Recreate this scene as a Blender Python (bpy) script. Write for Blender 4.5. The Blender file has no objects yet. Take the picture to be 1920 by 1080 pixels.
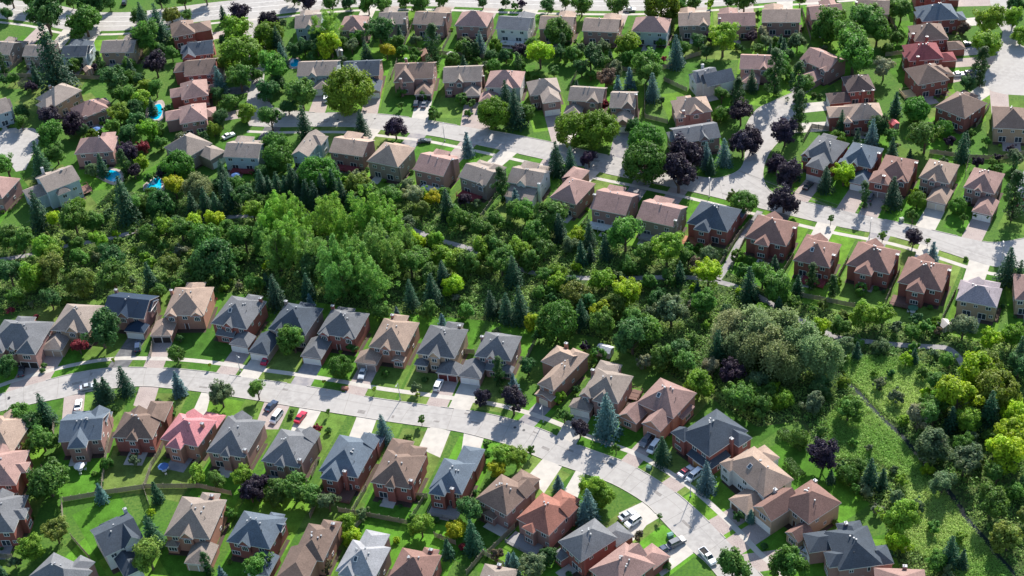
import bpy, math, random
import numpy as np
from mathutils import Vector, Matrix
R = math.radians
scene = bpy.context.scene
COL = scene.collection
# ------------------------------------------------------------ camera
F_PX, PITCH, ROLL, CAM_H = 2840.0, R(38.1), R(-5.7), 281.0
CAM = Vector((0, -358.0, CAM_H))
fwd = Vector((0, math.cos(PITCH), -math.sin(PITCH)))
up0 = Vector((0, math.sin(PITCH), math.cos(PITCH)))
ri0 = Vector((1, 0, 0))
cR, sR = math.cos(ROLL), math.sin(ROLL)
RI = cR * ri0 + sR * up0
UP = -sR * ri0 + cR * up0
cd = bpy.data.cameras.new("camera"); cam = bpy.data.objects.new("camera", cd); COL.objects.link(cam)
cd.sensor_width = 36; cd.lens = F_PX / 1920 * 36; cd.clip_start = 1; cd.clip_end = 20000
M = Matrix((RI, UP, -fwd)).transposed().to_4x4(); M.translation = CAM
cam.matrix_world = M; scene.camera = cam
# ------------------------------------------------------------ light
SUN_AZ, SUN_EL = R(25), R(34.5)          # azimuth clockwise from +Y
w = bpy.data.worlds.new("World"); scene.world = w; w.use_nodes = True
nt = w.node_tree; sky = nt.nodes.new("ShaderNodeTexSky"); sky.sky_type = 'NISHITA'; sky.sun_disc = False
sky.sun_elevation = SUN_EL; sky.sun_rotation = SUN_AZ
sky.air_density = 1.2; sky.ozone_density = 2.5
bg = nt.nodes["Background"]; nt.links.new(sky.outputs[0], bg.inputs[0]); bg.inputs[1].default_value = 0.105
sl = bpy.data.lights.new("sun", 'SUN'); sl.energy = 4.8; sl.angle = R(0.5); sl.color = (1, .94, .86)
so = bpy.data.objects.new("sun", sl); COL.objects.link(so)
so.rotation_euler = Vector((math.sin(SUN_AZ) * math.cos(SUN_EL), math.cos(SUN_AZ) * math.cos(SUN_EL), math.sin(SUN_EL))).to_track_quat('Z', 'Y').to_euler()
scene.view_settings.view_transform = 'Standard'; scene.view_settings.look = 'None'
scene.view_settings.exposure = 1.08; scene.view_settings.gamma = 1
# ------------------------------------------------------------ helpers
def at(x, y, z=0.0):
    """photo pixel -> point of the horizontal plane at height z"""
    d = fwd + RI * ((x - 960) / F_PX) + UP * ((540 - y) / F_PX)
    t = (z - CAM.z) / d.z
    return CAM + d * t
def to_px(p):
    v = Vector(p) - CAM; f = v.dot(fwd)
    return 960 + v.dot(RI) / f * F_PX, 540 - v.dot(UP) / f * F_PX, F_PX / f
rnd = random.Random(7)
def lin(o, color): o.color = (*color, 1)
def link(name, mesh, parent=None, loc=None, rz=None, color=None):
    o = bpy.data.objects.new(name, mesh); COL.objects.link(o)
    if parent: o.parent = parent
    if loc is not None: o.location = loc
    if rz is not None: o.rotation_euler = (0, 0, rz)
    if color: o.color = (*color, 1)
    return o
def thing(name, label, cat, loc, rz=0, group=None):
    o = link(name, None, None, loc, rz); tag(o, label, cat, group); return o
def tag(o, label, cat, group=None):
    o['label'] = label; o['category'] = cat
    if group: o['group'] = group
def struct(o): o['kind'] = 'structure'; return o
class MB:
    def __init__(s): s.v = []; s.f = []; s.m = []
    def face(s, pts, m=0):
        i = len(s.v); s.v += [tuple(p) for p in pts]; s.f.append(tuple(range(i, i + len(pts)))); s.m.append(m)
    def box(s, x0, x1, y0, y1, z0, z1, m=0, T=None):
        c = [(x0, y0, z0), (x1, y0, z0), (x1, y1, z0), (x0, y1, z0), (x0, y0, z1), (x1, y0, z1), (x1, y1, z1), (x0, y1, z1)]
        if T: c = [T(*p) for p in c]
        i = len(s.v); s.v += c
        for q in ((0, 3, 2, 1), (4, 5, 6, 7), (0, 1, 5, 4), (1, 2, 6, 5), (2, 3, 7, 6), (3, 0, 4, 7)):
            s.f.append(tuple(i + k for k in q)); s.m.append(m)
    def tube(s, p0, p1, r0, r1, n=6, m=0):
        p0, p1 = Vector(p0), Vector(p1); d = (p1 - p0).normalized()
        a = d.cross(Vector((0, 0, 1)) if abs(d.z) < .9 else Vector((1, 0, 0))).normalized(); b = d.cross(a)
        i = len(s.v)
        for p, r in ((p0, r0), (p1, r1)):
            for k in range(n):
                t = 2 * math.pi * k / n; s.v.append(tuple(p + a * (r * math.cos(t)) + b * (r * math.sin(t))))
        for k in range(n):
            s.f.append((i + k, i + (k + 1) % n, i + n + (k + 1) % n, i + n + k)); s.m.append(m)
        s.f.append(tuple(i + n + k for k in range(n))); s.m.append(m)
    def mesh(s, name, mats):
        me = bpy.data.meshes.new(name); me.from_pydata(s.v, [], s.f)
        for m in mats: me.materials.append(m)
        me.polygons.foreach_set('material_index', s.m); me.update(); return me
    def build(s, name, mats, parent=None, color=None, loc=None, rz=None):
        return link(name, s.mesh(name, mats), parent, loc, rz, color)
# ------------------------------------------------------------ materials
def mat(name, base=None, rough=.85, noise=None, objcol=False, spec=.3, metal=0, bump=None, bands=None, blotch=None, transl=0):
    """noise=(scale, amount) fine variation, blotch=(scale, amount) large variation, bands=(scale, amount) courses along z"""
    m = bpy.data.materials.new(name); m.use_nodes = True; N = m.node_tree.nodes; L = m.node_tree.links
    b = N['Principled BSDF']; b.inputs['Roughness'].default_value = rough; b.inputs['Specular IOR Level'].default_value = spec; b.inputs['Metallic'].default_value = metal
    if objcol: s = N.new('ShaderNodeObjectInfo'); c = s.outputs['Color']
    else: s = N.new('ShaderNodeRGB'); s.outputs[0].default_value = (*base, 1); c = s.outputs[0]
    tc = N.new('ShaderNodeNewGeometry').outputs['Position']
    def mul(c, fac, amt, off=0.0):
        mr = N.new('ShaderNodeMapRange'); mr.inputs[1].default_value = .25; mr.inputs[2].default_value = .75
        mr.inputs[3].default_value = 1 - amt; mr.inputs[4].default_value = 1 + amt; L.new(fac, mr.inputs[0])
        v = N.new('ShaderNodeVectorMath'); v.operation = 'SCALE'; L.new(c, v.inputs[0]); L.new(mr.outputs[0], v.inputs['Scale']); return v.outputs[0]
    for spec_ in (noise, blotch):
        if spec_:
            n = N.new('ShaderNodeTexNoise'); n.inputs['Scale'].default_value = spec_[0]; n.inputs['Detail'].default_value = 4; n.inputs['Roughness'].default_value = .65
            L.new(tc, n.inputs['Vector']); c = mul(c, n.outputs[0], spec_[1])
    if bands:
        wv = N.new('ShaderNodeTexWave'); wv.bands_direction = 'Z'; wv.inputs['Scale'].default_value = bands[0]; wv.inputs['Distortion'].default_value = .6
        wv.inputs['Detail'].default_value = 2; L.new(tc, wv.inputs['Vector']); c = mul(c, wv.outputs['Fac'], bands[1])
    L.new(c, b.inputs['Base Color'])
    if bump:
        n = N.new('ShaderNodeTexNoise'); n.inputs['Scale'].default_value = bump[0]; n.inputs['Detail'].default_value = 3; L.new(tc, n.inputs['Vector'])
        bp = N.new('ShaderNodeBump'); bp.inputs['Strength'].default_value = bump[1]; bp.inputs['Distance'].default_value = bump[2]
        L.new(n.outputs[0], bp.inputs['Height']); L.new(bp.outputs[0], b.inputs['Normal'])
    if transl:
        t = N.new('ShaderNodeBsdfTranslucent'); L.new(c, t.inputs['Color']); mx = N.new('ShaderNodeMixShader'); mx.inputs[0].default_value = transl
        out = N['Material Output']; L.new(b.outputs[0], mx.inputs[1]); L.new(t.outputs[0], mx.inputs[2]); L.new(mx.outputs[0], out.inputs[0])
    return m
def leafmat(name, transl=.42, amt=.35):
    m = mat(name, objcol=True, rough=.6, spec=.25)
    N = m.node_tree.nodes; L = m.node_tree.links; b = N['Principled BSDF']
    oi = [n for n in N if n.type == 'OBJECT_INFO'][0]
    a = N.new('ShaderNodeAttribute'); a.attribute_name = 'tint'
    v = N.new('ShaderNodeVectorMath'); v.operation = 'MULTIPLY'; L.new(oi.outputs['Color'], v.inputs[0]); L.new(a.outputs['Color'], v.inputs[1])
    L.new(v.outputs[0], b.inputs['Base Color'])
    t = N.new('ShaderNodeBsdfTranslucent'); L.new(v.outputs[0], t.inputs['Color']); mx = N.new('ShaderNodeMixShader'); mx.inputs[0].default_value = transl
    L.new(b.outputs[0], mx.inputs[1]); L.new(t.outputs[0], mx.inputs[2]); L.new(mx.outputs[0], N['Material Output'].inputs[0])
    return m
M_leaf = leafmat('leaf')
M_bark = mat('bark', (.11, .08, .06), noise=(6, .3))
M_roof = mat('shingle', objcol=True, rough=.9, noise=(3.2, .34), blotch=(.3, .18), bands=(2.2, .07), bump=(4, .5, .05))
M_trim = mat('trim', (.62, .6, .57), rough=.6)
M_wall = mat('brick', objcol=True, rough=.9, noise=(7, .18), blotch=(.5, .1), bands=(5, .06))
M_glass = mat('glass', (.03, .045, .06), rough=.08, spec=.9)
M_white = mat('white_paint', (.72, .72, .7), rough=.5)
M_door = mat('door_paint', objcol=True, rough=.5, bands=(4, .06))
M_wood = mat('wood', objcol=True, rough=.8, noise=(3, .2))
M_dark = mat('dark_metal', (.04, .042, .045), rough=.5)
M_grey = mat('grey_metal', (.32, .33, .34), rough=.5)
M_paint = mat('car_paint', objcol=True, rough=.25, spec=.6)
M_tyre = mat('tyre', (.02, .02, .02))
M_light = mat('lens', (.6, .6, .6), rough=.15)
M_tail = mat('tail_lens', (.35, .02, .02), rough=.2)
M_pool = mat('pool_water', (.0, .36, .55), rough=.08, spec=.6, noise=(.9, .25), bump=(2, .3, .05))
# ground mixes
def ground_mat(name, cols, scales, rough=.95, bump=None):
    m = bpy.data.materials.new(name); m.use_nodes = True; N = m.node_tree.nodes; L = m.node_tree.links; b = N['Principled BSDF']; b.inputs['Roughness'].default_value = rough; b.inputs['Specular IOR Level'].default_value = .15
    tc = N.new('ShaderNodeNewGeometry').outputs['Position']; c = None
    for i, col in enumerate(cols):
        if i == 0:
            s = N.new('ShaderNodeRGB'); s.outputs[0].default_value = (*col, 1); c = s.outputs[0]; continue
        n = N.new('ShaderNodeTexNoise'); n.inputs['Scale'].default_value = scales[i - 1]; n.inputs['Detail'].default_value = 5; n.inputs['Roughness'].default_value = .6
        L.new(tc, n.inputs['Vector']); mr = N.new('ShaderNodeMapRange'); mr.inputs[1].default_value = .42; mr.inputs[2].default_value = .62; L.new(n.outputs[0], mr.inputs[0])
        mx = N.new('ShaderNodeMix'); mx.data_type = 'RGBA'; L.new(mr.outputs[0], mx.inputs[0]); L.new(c, mx.inputs[6]); mx.inputs[7].default_value = (*col, 1); c = mx.outputs[2]
    L.new(c, b.inputs['Base Color'])
    if bump:
        n = N.new('ShaderNodeTexNoise'); n.inputs['Scale'].default_value = bump[0]; n.inputs['Detail'].default_value = 4; L.new(tc, n.inputs['Vector'])
        bp = N.new('ShaderNodeBump'); bp.inputs['Strength'].default_value = bump[1]; bp.inputs['Distance'].default_value = bump[2]
        L.new(n.outputs[0], bp.inputs['Height']); L.new(bp.outputs[0], b.inputs['Normal'])
    return m
M_lawn = ground_mat('lawn', [(.06, .15, .016), (.05, .125, .014), (.09, .155, .028), (.04, .10, .016)], [.12, .05, 1.5], bump=(6, .6, .05))
M_yard = mat('yard_grass', objcol=True, rough=.95, spec=.1, noise=(2.2, .26), blotch=(.28, .42), bump=(5, .7, .06))
M_mulch = mat('mulch', (.06, .04, .03), noise=(3, .3))
M_ravine = ground_mat('ravine_soil', [(.05, .085, .022), (.10, .13, .035), (.03, .06, .018)], [.12, .6], bump=(1.5, 1, .4))
M_road = ground_mat('road', [(.335, .318, .30), (.29, .276, .262), (.36, .344, .325)], [.08, .6])
M_concrete = ground_mat('concrete', [(.45, .42, .375), (.39, .365, .33)], [.4])
M_asphalt = ground_mat('asphalt', [(.10, .10, .105), (.15, .15, .15)], [.5])
M_paver = ground_mat('paver', [(.33, .27, .25), (.26, .21, .20), (.36, .31, .28)], [.3, 3])
M_pathm = ground_mat('path_asphalt', [(.22, .21, .22), (.3, .28, .27)], [.5])
M_creek = mat('creek_water', (.02, .03, .028), rough=.06, spec=.2)
M_line = mat('road_paint', (.75, .74, .7))
# ------------------------------------------------------------ roads and ground
def P2(pts, z=0): return [at(x, y, 0).to_2d() for x, y in pts]
def sheet(name, pts2, z, m, kind='structure'):
    import mathutils.geometry as G
    vs = [Vector((p[0], p[1], z)) for p in pts2]
    tri = G.tessellate_polygon([vs])
    me = bpy.data.meshes.new(name); me.from_pydata([tuple(v) for v in vs], [], [tuple(t) for t in tri]); me.materials.append(m); me.update()
    for p in me.polygons:
        if p.normal.z < 0: p.flip()
    o = link(name, me)
    if kind: o['kind'] = kind
    return o
def smooth(pts, n=6):
    out = []
    P = [Vector(p) for p in pts]; P = [2 * P[0] - P[1]] + P + [2 * P[-1] - P[-2]]
    for i in range(1, len(P) - 2):
        for k in range(n):
            t = k / n; a, b, c, d = P[i - 1:i + 3]
            out.append(.5 * ((2 * b) + (c - a) * t + (2 * a - 5 * b + 4 * c - d) * t * t + (3 * b - a - 3 * c + d) * t ** 3))
    out.append(P[-2]); return out
def offset(line, d):
    out = []
    for i, p in enumerate(line):
        t = (line[min(i + 1, len(line) - 1)] - line[max(i - 1, 0)]).normalized(); out.append(p + Vector((-t.y, t.x)) * d)
    return out
def strip(name, line, d0, d1, z, m, h=0, kind='structure', gaps=None):
    a, b = offset(line, d0), offset(line, d1); mb = MB()
    for i in range(len(line) - 1):
        if gaps and gaps((a[i] + b[i + 1]) / 2): continue
        q = [(*a[i], z), (*a[i + 1], z), (*b[i + 1], z), (*b[i], z)]
        if h:
            t = [(x, y, z + h) for x, y, _ in q]; mb.face(t)
            mb.face([q[0], q[1], t[1], t[0]]); mb.face([q[3], q[2], t[2], t[3]])
        else: mb.face(q)
    o = mb.build(name, [m])
    if kind: o['kind'] = kind
    return o
g = MB(); g.face([(-6000, -3000, 0), (6000, -3000, 0), (6000, 9000, 0), (-6000, 9000, 0)]); struct(g.build('ground', [M_lawn]))
low_n = [(-30, 750), (0, 740), (45, 725), (132, 702), (207, 690), (275, 689.5), (337, 692), (410, 700), (492, 712.5), (555, 721), (640, 735), (700, 746), (802, 760), (895, 772.5), (960, 787), (1020, 807), (1085, 835), (1135, 853), (1175, 868), (1210, 887), (1242, 907), (1275, 930), (1320, 970), (1360, 1010), (1397, 1050), (1422, 1072), (1450, 1105)]
low_s = [(-30, 778), (0, 771), (60, 757), (120, 745), (160, 735), (252, 724), (312, 727), (390, 736), (492, 752), (565, 764), (667, 780), (730, 790), (807, 801), (870, 811), (960, 836), (1017, 860), (1080, 882), (1147, 906), (1207, 941), (1237, 970), (1272, 1007), (1300, 1034), (1325, 1055), (1350, 1085), (1370, 1110)]
mid_s = [(470, 236), (520, 238), (590, 237), (665, 238), (720, 244), (800, 253), (850, 262), (950, 283), (1040, 303), (1135, 325), (1200, 338), (1310, 362), (1400, 384), (1490, 406), (1575, 425), (1680, 445), (1765, 470), (1827, 490), (1875, 501), (1950, 502)]
mid_n = [(515, 203), (590, 211), (687, 212), (767, 220), (840, 232), (905, 243), (960, 252), (1040, 268), (1100, 283), (1180, 300), (1240, 316), (1307, 331), (1347, 334), (1385, 320), (1397, 295), (1396, 262), (1401, 232), (1420, 205), (1450, 190), (1490, 172)]
crt_e = [(1505, 185), (1488, 225), (1462, 262), (1440, 290), (1430, 325), (1437, 350), (1455, 365), (1480, 373), (1525, 382), (1600, 399), (1720, 425), (1815, 447), (1865, 455), (1920, 447), (1950, 440)]
ave_s = [(-40, 30), (60, 42), (120, 55), (182, 58), (247, 56), (330, 46), (412, 36), (517, 27), (600, 18), (700, 12), (830, 12), (960, 17), (1100, 20), (1200, 20), (1300, 15), (1440, 5), (1560, -3), (1700, -15)]
ROADS = []
def road(name, pts, z, m=None):
    p = [q for q in pts]; ROADS.append(p); return sheet(name, p, z, m or M_road)
LN, LS, MS, MN, CE, AS = [smooth(P2(k), 4) for k in (low_n, low_s, mid_s, mid_n, crt_e, ave_s)]
road('lower_street_road', LN + LS[::-1], .014)
road('middle_street_road', MN + CE + MS[::-1], .014)
AV = offset(AS, 15.5)
road('avenue_road', AS + AV[::-1], .014)
road('side_street_road', P2([(466, 30), (462, 60), (462, 100), (468, 150), (462, 195), (466, 236), (520, 239), (560, 225), (590, 210), (515, 203), (500, 185), (495, 150), (499, 100), (496, 60), (496, 25)]), .010)
road('court_road', P2([(1852, -20), (1862, 30), (1880, 60), (1876, 85), (1866, 112), (1846, 135), (1842, 158), (1860, 171), (1885, 177), (1940, 180), (1950, 100), (1915, 85), (1903, 60), (1906, 30), (1905, -20)]), .014)
road('cul_de_sac_road', P2([(-40, 262), (20, 240), (62, 240), (80, 252), (66, 280), (48, 318), (30, 322), (8, 290), (-40, 300)]), .014)
def inside(p, poly):
    x, y = p[0], p[1]; c = False; n = len(poly)
    for i in range(n):
        a, b = poly[i], poly[i - 1]
        if (a[1] > y) != (b[1] > y) and x < (b[0] - a[0]) * (y - a[1]) / (b[1] - a[1]) + a[0]: c = not c
    return c
# avenue markings
for d in (3.9, 11.6):
    strip('lane_marking', AS, d, d + .16, .03, M_line)
strip('lane_marking', AS, 7.6, 7.8, .03, M_line)
# ravine, path, creek
RAV = P2([(-60, 425), (60, 425), (110, 405), (160, 410), (215, 350), (300, 375), (430, 345), (560, 325), (640, 335), (720, 355), (840, 380), (930, 410), (1000, 425), (1080, 445), (1200, 465), (1290, 485), (1370, 512), (1480, 562), (1600, 592), (1750, 622), (1830, 640), (1990, 580), (1990, 1180), (1700, 1100), (1650, 960), (1580, 900), (1500, 790), (1420, 800), (1330, 745), (1230, 690), (1130, 635), (1000, 612), (900, 600), (760, 588), (600, 568), (430, 548), (300, 545), (180, 560), (60, 580), (-60, 600)])
sheet('ravine_ground', RAV, .006, M_ravine)
PATHS = [[(-40, 492), (0, 487), (60, 477), (120, 462), (160, 455), (207, 447), (242, 437), (300, 420), (370, 410), (425, 407), (470, 405), (560, 400), (680, 405), (740, 418), (785, 435), (830, 452), (880, 466), (950, 495), (1000, 512), (1060, 520), (1160, 522), (1247, 520), (1320, 523), (1400, 545), (1480, 590), (1560, 629), (1595, 636), (1665, 645), (1740, 650), (1775, 653), (1797, 670), (1815, 700)],
         [(1345, 526), (1362, 500), (1390, 448), (1413, 414), (1425, 396)]]
PL = [smooth(P2(p), 5) for p in PATHS]
for p in PL: strip('gravel_path', p, -1.0, 1.0, .022, M_pathm)
creek = smooth(P2([(1560, 690), (1612, 737), (1635, 765), (1665, 795), (1685, 812), (1710, 840), (1732, 867), (1765, 905), (1797, 945), (1810, 970), (1850, 1015), (1870, 1042), (1905, 1080)]), 5)
strip('creek_water', creek, -.65, .65, .02, M_creek)
def near_line(p, line, d): return any((q - p).length < d for q in line)

# ------------------------------------------------------------ houses
RC = dict(br=((.165, .115, .092), 'brown'), tn=((.285, .21, .165), 'tan'), gy=((.125, .13, .14), 'grey'), dk=((.05, .065, .085), 'dark slate'), nv=((.012, .028, .055), 'navy'),
          rs=((.26, .165, .145), 'rose brown'), rd=((.17, .045, .05), 'dark red'), rb=((.20, .115, .095), 'red brown'), pk=((.40, .16, .17), 'pink'), lv=((.30, .26, .28), 'pale lavender'),
          gt=((.235, .195, .168), 'grey brown'), bl=((.085, .11, .14), 'blue grey'), lg=((.26, .265, .28), 'light grey'), rt=((.27, .115, .085), 'red tile'), db=((.085, .06, .055), 'dark brown'))
WC = dict(rb=((.26, .09, .075), 'red brick'), pb=((.31, .18, .16), 'pinkish brick'), tn=((.38, .27, .19), 'tan brick'), wh=((.55, .54, .52), 'white walled'), bl=((.36, .43, .46), 'pale blue sided'),
          gt=((.27, .21, .18), 'brown brick'), ob=((.36, .18, .13), 'orange brick'))
DC = dict(w=(.7, .7, .68), b=(.08, .045, .035), t=(.36, .28, .22), k=(.03, .025, .025), r=(.13, .03, .03), u=(.2, .38, .45), o=(.4, .2, .07), g=(.25, .22, .22), c=(.6, .54, .44))
def win_mesh(w, h, mull=1, name='window'):
    b = MB(); t = .09
    b.box(-w / 2, w / 2, -.07, 0, -h / 2, -h / 2 + t, 0); b.box(-w / 2, w / 2, -.07, 0, h / 2 - t, h / 2, 0)
    b.box(-w / 2, -w / 2 + t, -.07, 0, -h / 2 + t, h / 2 - t, 0); b.box(w / 2 - t, w / 2, -.07, 0, -h / 2 + t, h / 2 - t, 0)
    for k in range(mull):
        x = -w / 2 + w * (k + 1) / (mull + 1); b.box(x - .05, x + .05, -.06, 0, -h / 2 + t, h / 2 - t, 0)
    b.face([(-w / 2 + t, -.025, -h / 2 + t), (w / 2 - t, -.025, -h / 2 + t), (w / 2 - t, -.025, h / 2 - t), (-w / 2 + t, -.025, h / 2 - t)], 1)
    return b.mesh(name, [M_white, M_glass])
WIN = dict(s=win_mesh(1.1, 1.0, 1), m=win_mesh(1.5, 1.25, 1), l=win_mesh(2.3, 1.4, 2), d=win_mesh(2.3, 2.1, 1, 'patio_door'), t=win_mesh(.8, 1.5, 0))
def arch_mesh():
    b = MB(); n = 10
    o = [(-.9, -.8)] + [(-.9 * math.cos(math.pi * k / n), .1 + .75 * math.sin(math.pi * k / n)) for k in range(n + 1)] + [(.9, -.8)]
    i = [(x * .86, z * .88) for x, z in o]
    for k in range(len(o)):
        k2 = (k + 1) % len(o); b.face([(o[k][0], -.07, o[k][1]), (o[k2][0], -.07, o[k2][1]), (i[k2][0], -.07, i[k2][1]), (i[k][0], -.07, i[k][1])], 0)
        b.face([(o[k][0], -.07, o[k][1]), (o[k2][0], -.07, o[k2][1]), (o[k2][0], 0, o[k2][1]), (o[k][0], 0, o[k][1])], 0)
    b.face([(x, -.03, z) for x, z in i], 1)
    b.box(-.3, -.24, -.06, -.01, -.7, .7, 0); b.box(.24, .3, -.06, -.01, -.7, .7, 0)
    return b.mesh('arched_window', [M_white, M_glass])
WIN['a'] = arch_mesh()
def gd_mesh():
    b = MB(); w, h = 2.5, 2.15
    b.box(-w / 2 - .1, -w / 2, -.08, 0, 0, h + .1, 1); b.box(w / 2, w / 2 + .1, -.08, 0, 0, h + .1, 1); b.box(-w / 2, w / 2, -.08, 0, h, h + .1, 1)
    for k in range(4): b.box(-w / 2, w / 2, -.04, 0, k * h / 4 + .015, (k + 1) * h / 4 - .015, 0)
    return b.mesh('garage_door', [M_door, M_white])
GD = gd_mesh()
bb = MB(); bb.box(-.5, .5, -.05, 0, 0, 2.1, 0); bb.box(-.62, -.5, -.08, 0, 0, 2.2, 1); bb.box(.5, .62, -.08, 0, 0, 2.2, 1); FD = bb.mesh('front_door', [M_door, M_white])
bb = MB(); bb.box(-.13, .13, -.13, .13, -.3, .22); bb.box(-.19, .19, -.19, .19, .22, .28); VENT = bb.mesh('roof_vent', [M_grey])
bb = MB(); bb.box(-.5, .5, -.7, .7, -.02, .12, 0); bb.box(-.4, .4, -.6, .6, .12, .14, 1); SKY = bb.mesh('skylight', [M_white, M_glass])
HOUSES = []
def house(row, A, B, D, roof, rc, wc, wings=(), ch=(), vents=2, deck=None, he=5.6, pitch=None, sky=0, style=None, dw=None, walk=0, lot=None):
    """A, B: near eave corners (photo px); D: depth in m or the far right eave corner (px).
    wings: (side, pos, width, proj, eave, roof, pitch[, doors, doorcolour])"""
    a, b = at(*A, he).to_2d(), at(*B, he).to_2d(); e = (b - a); W = e.length; e.normalize(); n = Vector((-e.y, e.x))
    if isinstance(D, tuple): D = max(7, (at(*D, he).to_2d() - b).dot(n))
    ang = math.atan2(e.y, e.x); pitch = pitch or {'h': .67, 'x': .5, 'y': .6}[roof]
    if row in 'TM' and roof == 'x': wings = list(wings) + [('f', .3 if int(A[0]) % 2 else .7, W * .5, 3.2, 5.6, 'h', .75)]
    if row in 'NS' and W > 9: wings = list(wings) + [('f', .22 if int(A[0]) % 2 else .62, 5.2, .9, 5.6, 'g', .78)]
    root = link('house', None, None, (a.x, a.y, 0), ang)
    H = dict(root=root, row=row, A=A, B=B, W=W, D=D, rc=rc, wc=wc, roof=roof, c=a + e * (W / 2) + n * (D / 2), a=a, e=e, n=n, wings=wings, dw=dw); HOUSES.append(H)
    jr = random.Random(int(A[0] * 13 + A[1] * 7)); f = 1 + jr.uniform(-.12, .12)
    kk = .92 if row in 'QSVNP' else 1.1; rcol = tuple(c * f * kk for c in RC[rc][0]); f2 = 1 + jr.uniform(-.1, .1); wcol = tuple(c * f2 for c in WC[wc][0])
    wall, rf = MB(), MB(); o = .4; fas = .2
    wall.box(o, W - o, o, D - o, 0, he - fas)
    def roofpoly(pts, m=0): rf.face(pts, m)
    def fascia(pts):       # closed outline at eave height (pts list, z) dropped by fas
        k = len(pts)
        for i in range(k):
            p, q = pts[i], pts[(i + 1) % k]; rf.face([p, q, (q[0], q[1], q[2] - fas), (p[0], p[1], p[2] - fas)], 1)
        rf.face([(p[0], p[1], p[2] - fas) for p in pts], 1)
    z = he; c00, c10, c11, c01 = (0, 0, z), (W, 0, z), (W, D, z), (0, D, z)
    if roof == 'h':
        if W <= D:
            r = W / 2; zt = z + r * pitch; p, q = (r, r, zt), (r, D - r, zt)
            if D - W < .3: p = q = (r, D / 2, zt)
            roofpoly([c00, c10, p]); roofpoly([c11, c01, q])
            roofpoly([c10, c11, q, p] if p != q else [c10, c11, p]); roofpoly([c01, c00, p, q] if p != q else [c01, c00, p])
        else:
            r = D / 2; zt = z + r * pitch; p, q = (r, r, zt), (W - r, r, zt)
            roofpoly([c01, c00, p]); roofpoly([c10, c11, q]); roofpoly([c00, c10, q, p]); roofpoly([c11, c01, p, q])
        fascia([c00, c10, c11, c01])
        hz = lambda x, y: z + pitch * min(x, W - x, y, D - y)
    elif roof == 'x':
        zt = z + D / 2 * pitch; p, q = (0, D / 2, zt), (W, D / 2, zt)
        roofpoly([c00, c10, q, p]); roofpoly([c11, c01, p, q]); 
        for s in ([c00, p, c01], [c10, q, c11]):
            for i in range(2):
                u, v = s[i], s[i + 1]; roofpoly([u, v, (v[0], v[1], v[2] - fas), (u[0], u[1], u[2] - fas)], 1)
        for u, v in ((c00, c10), (c01, c11)): roofpoly([u, v, (v[0], v[1], v[2] - fas), (u[0], u[1], u[2] - fas)], 1)
        for x in (o, W - o): wall.face([(x, o, he - fas), (x, D - o, he - fas), (x, D / 2, he - fas + (D / 2 - o) * pitch)])
        rf.face([(0, 0, z - fas), (W, 0, z - fas), (W, o + .05, z - fas), (0, o + .05, z - fas)], 1)
        hz = lambda x, y: z + pitch * min(y, D - y)
    else:
        zt = z + W / 2 * pitch; p, q = (W / 2, 0, zt), (W / 2, D, zt)
        roofpoly([c10, c11, q, p]); roofpoly([c01, c00, p, q])
        for s in ([c00, p, c10], [c01, q, c11]):
            for i in range(2):
                u, v = s[i], s[i + 1]; roofpoly([u, v, (v[0], v[1], v[2] - fas), (u[0], u[1], u[2] - fas)], 1)
        for u, v in ((c00, c01), (c10, c11)): roofpoly([u, v, (v[0], v[1], v[2] - fas), (u[0], u[1], u[2] - fas)], 1)
        for y in (o, D - o): wall.face([(o, y, he - fas), (W - o, y, he - fas), (W / 2, y, he - fas + (W / 2 - o) * pitch)])
        hz = lambda x, y: z + pitch * min(x, W - x)
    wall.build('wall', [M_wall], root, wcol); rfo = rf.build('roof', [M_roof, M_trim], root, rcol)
    SD = dict(n=(lambda u, v: (u, -v), 0, W), f=(lambda u, v: (W - u, D + v), math.pi, W), l=(lambda u, v: (-v, D - u), -math.pi / 2, D), r=(lambda u, v: (W + v, u), math.pi / 2, D))
    def put(kind, side, u, v, z, col=None, name=None):
        T, rot, L = SD[side]; x, y = T(u, v); me = WIN.get(kind, kind)
        ob = link(name or me.name.split('.')[0], me, root, (x, y, z), rot)
        if col: ob.color = (*col, 1)
        return ob
    # --- wings
    busy = {k: [] for k in 'nflr'}
    for wi, g_ in enumerate(wings):
        side, pos, ww, pr, ez, kind, pp = g_[:7]; T, rot, L = SD[side]; u0, u1 = pos * L - ww / 2, pos * L + ww / 2
        tall = ez > 4.6; low = 0 if not tall else 1; ez = min(ez, he - .03 - .01 * wi) if tall else ez
        Mx = pitch; wl, wr = MB(), MB(); oo = .3; um = (u0 + u1) / 2; rise = pp * ww / 2; zt = ez + rise
        if kind in 'gh': vb = -(rise / Mx) - .15 if tall else -.7
        P3 = lambda u, v, zz: (*T(u, v), zz)
        if kind == 's':     # lean-to roof against the wall
            q = [P3(u0, pr, ez), P3(u1, pr, ez), P3(u1, -o, ez + (pr + o) * pp), P3(u0, -o, ez + (pr + o) * pp)]
            wr.face(q, 0); wr.face([q[0], q[1], (*q[1][:2], ez - .18), (*q[0][:2], ez - .18)], 1)
            for a_, b_ in ((q[1], q[2]), (q[0], q[3])): wr.face([a_, b_, (*b_[:2], b_[2] - .18), (*a_[:2], a_[2] - .18)], 1)
            x0, y0 = T(u0 + oo, pr - oo); x1, y1 = T(u1 - oo, -.9)
            wl.box(min(x0, x1), max(x0, x1), min(y0, y1), max(y0, y1), 0, ez - .15)
        else:
            x0, y0 = T(u0 + oo, pr - oo); x1, y1 = T(u1 - oo, -.9)
            wl.box(min(x0, x1), max(x0, x1), min(y0, y1), max(y0, y1), 0 if not (tall and kind == 'g' and pr < .8) else 2.8, ez - .15)
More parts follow.
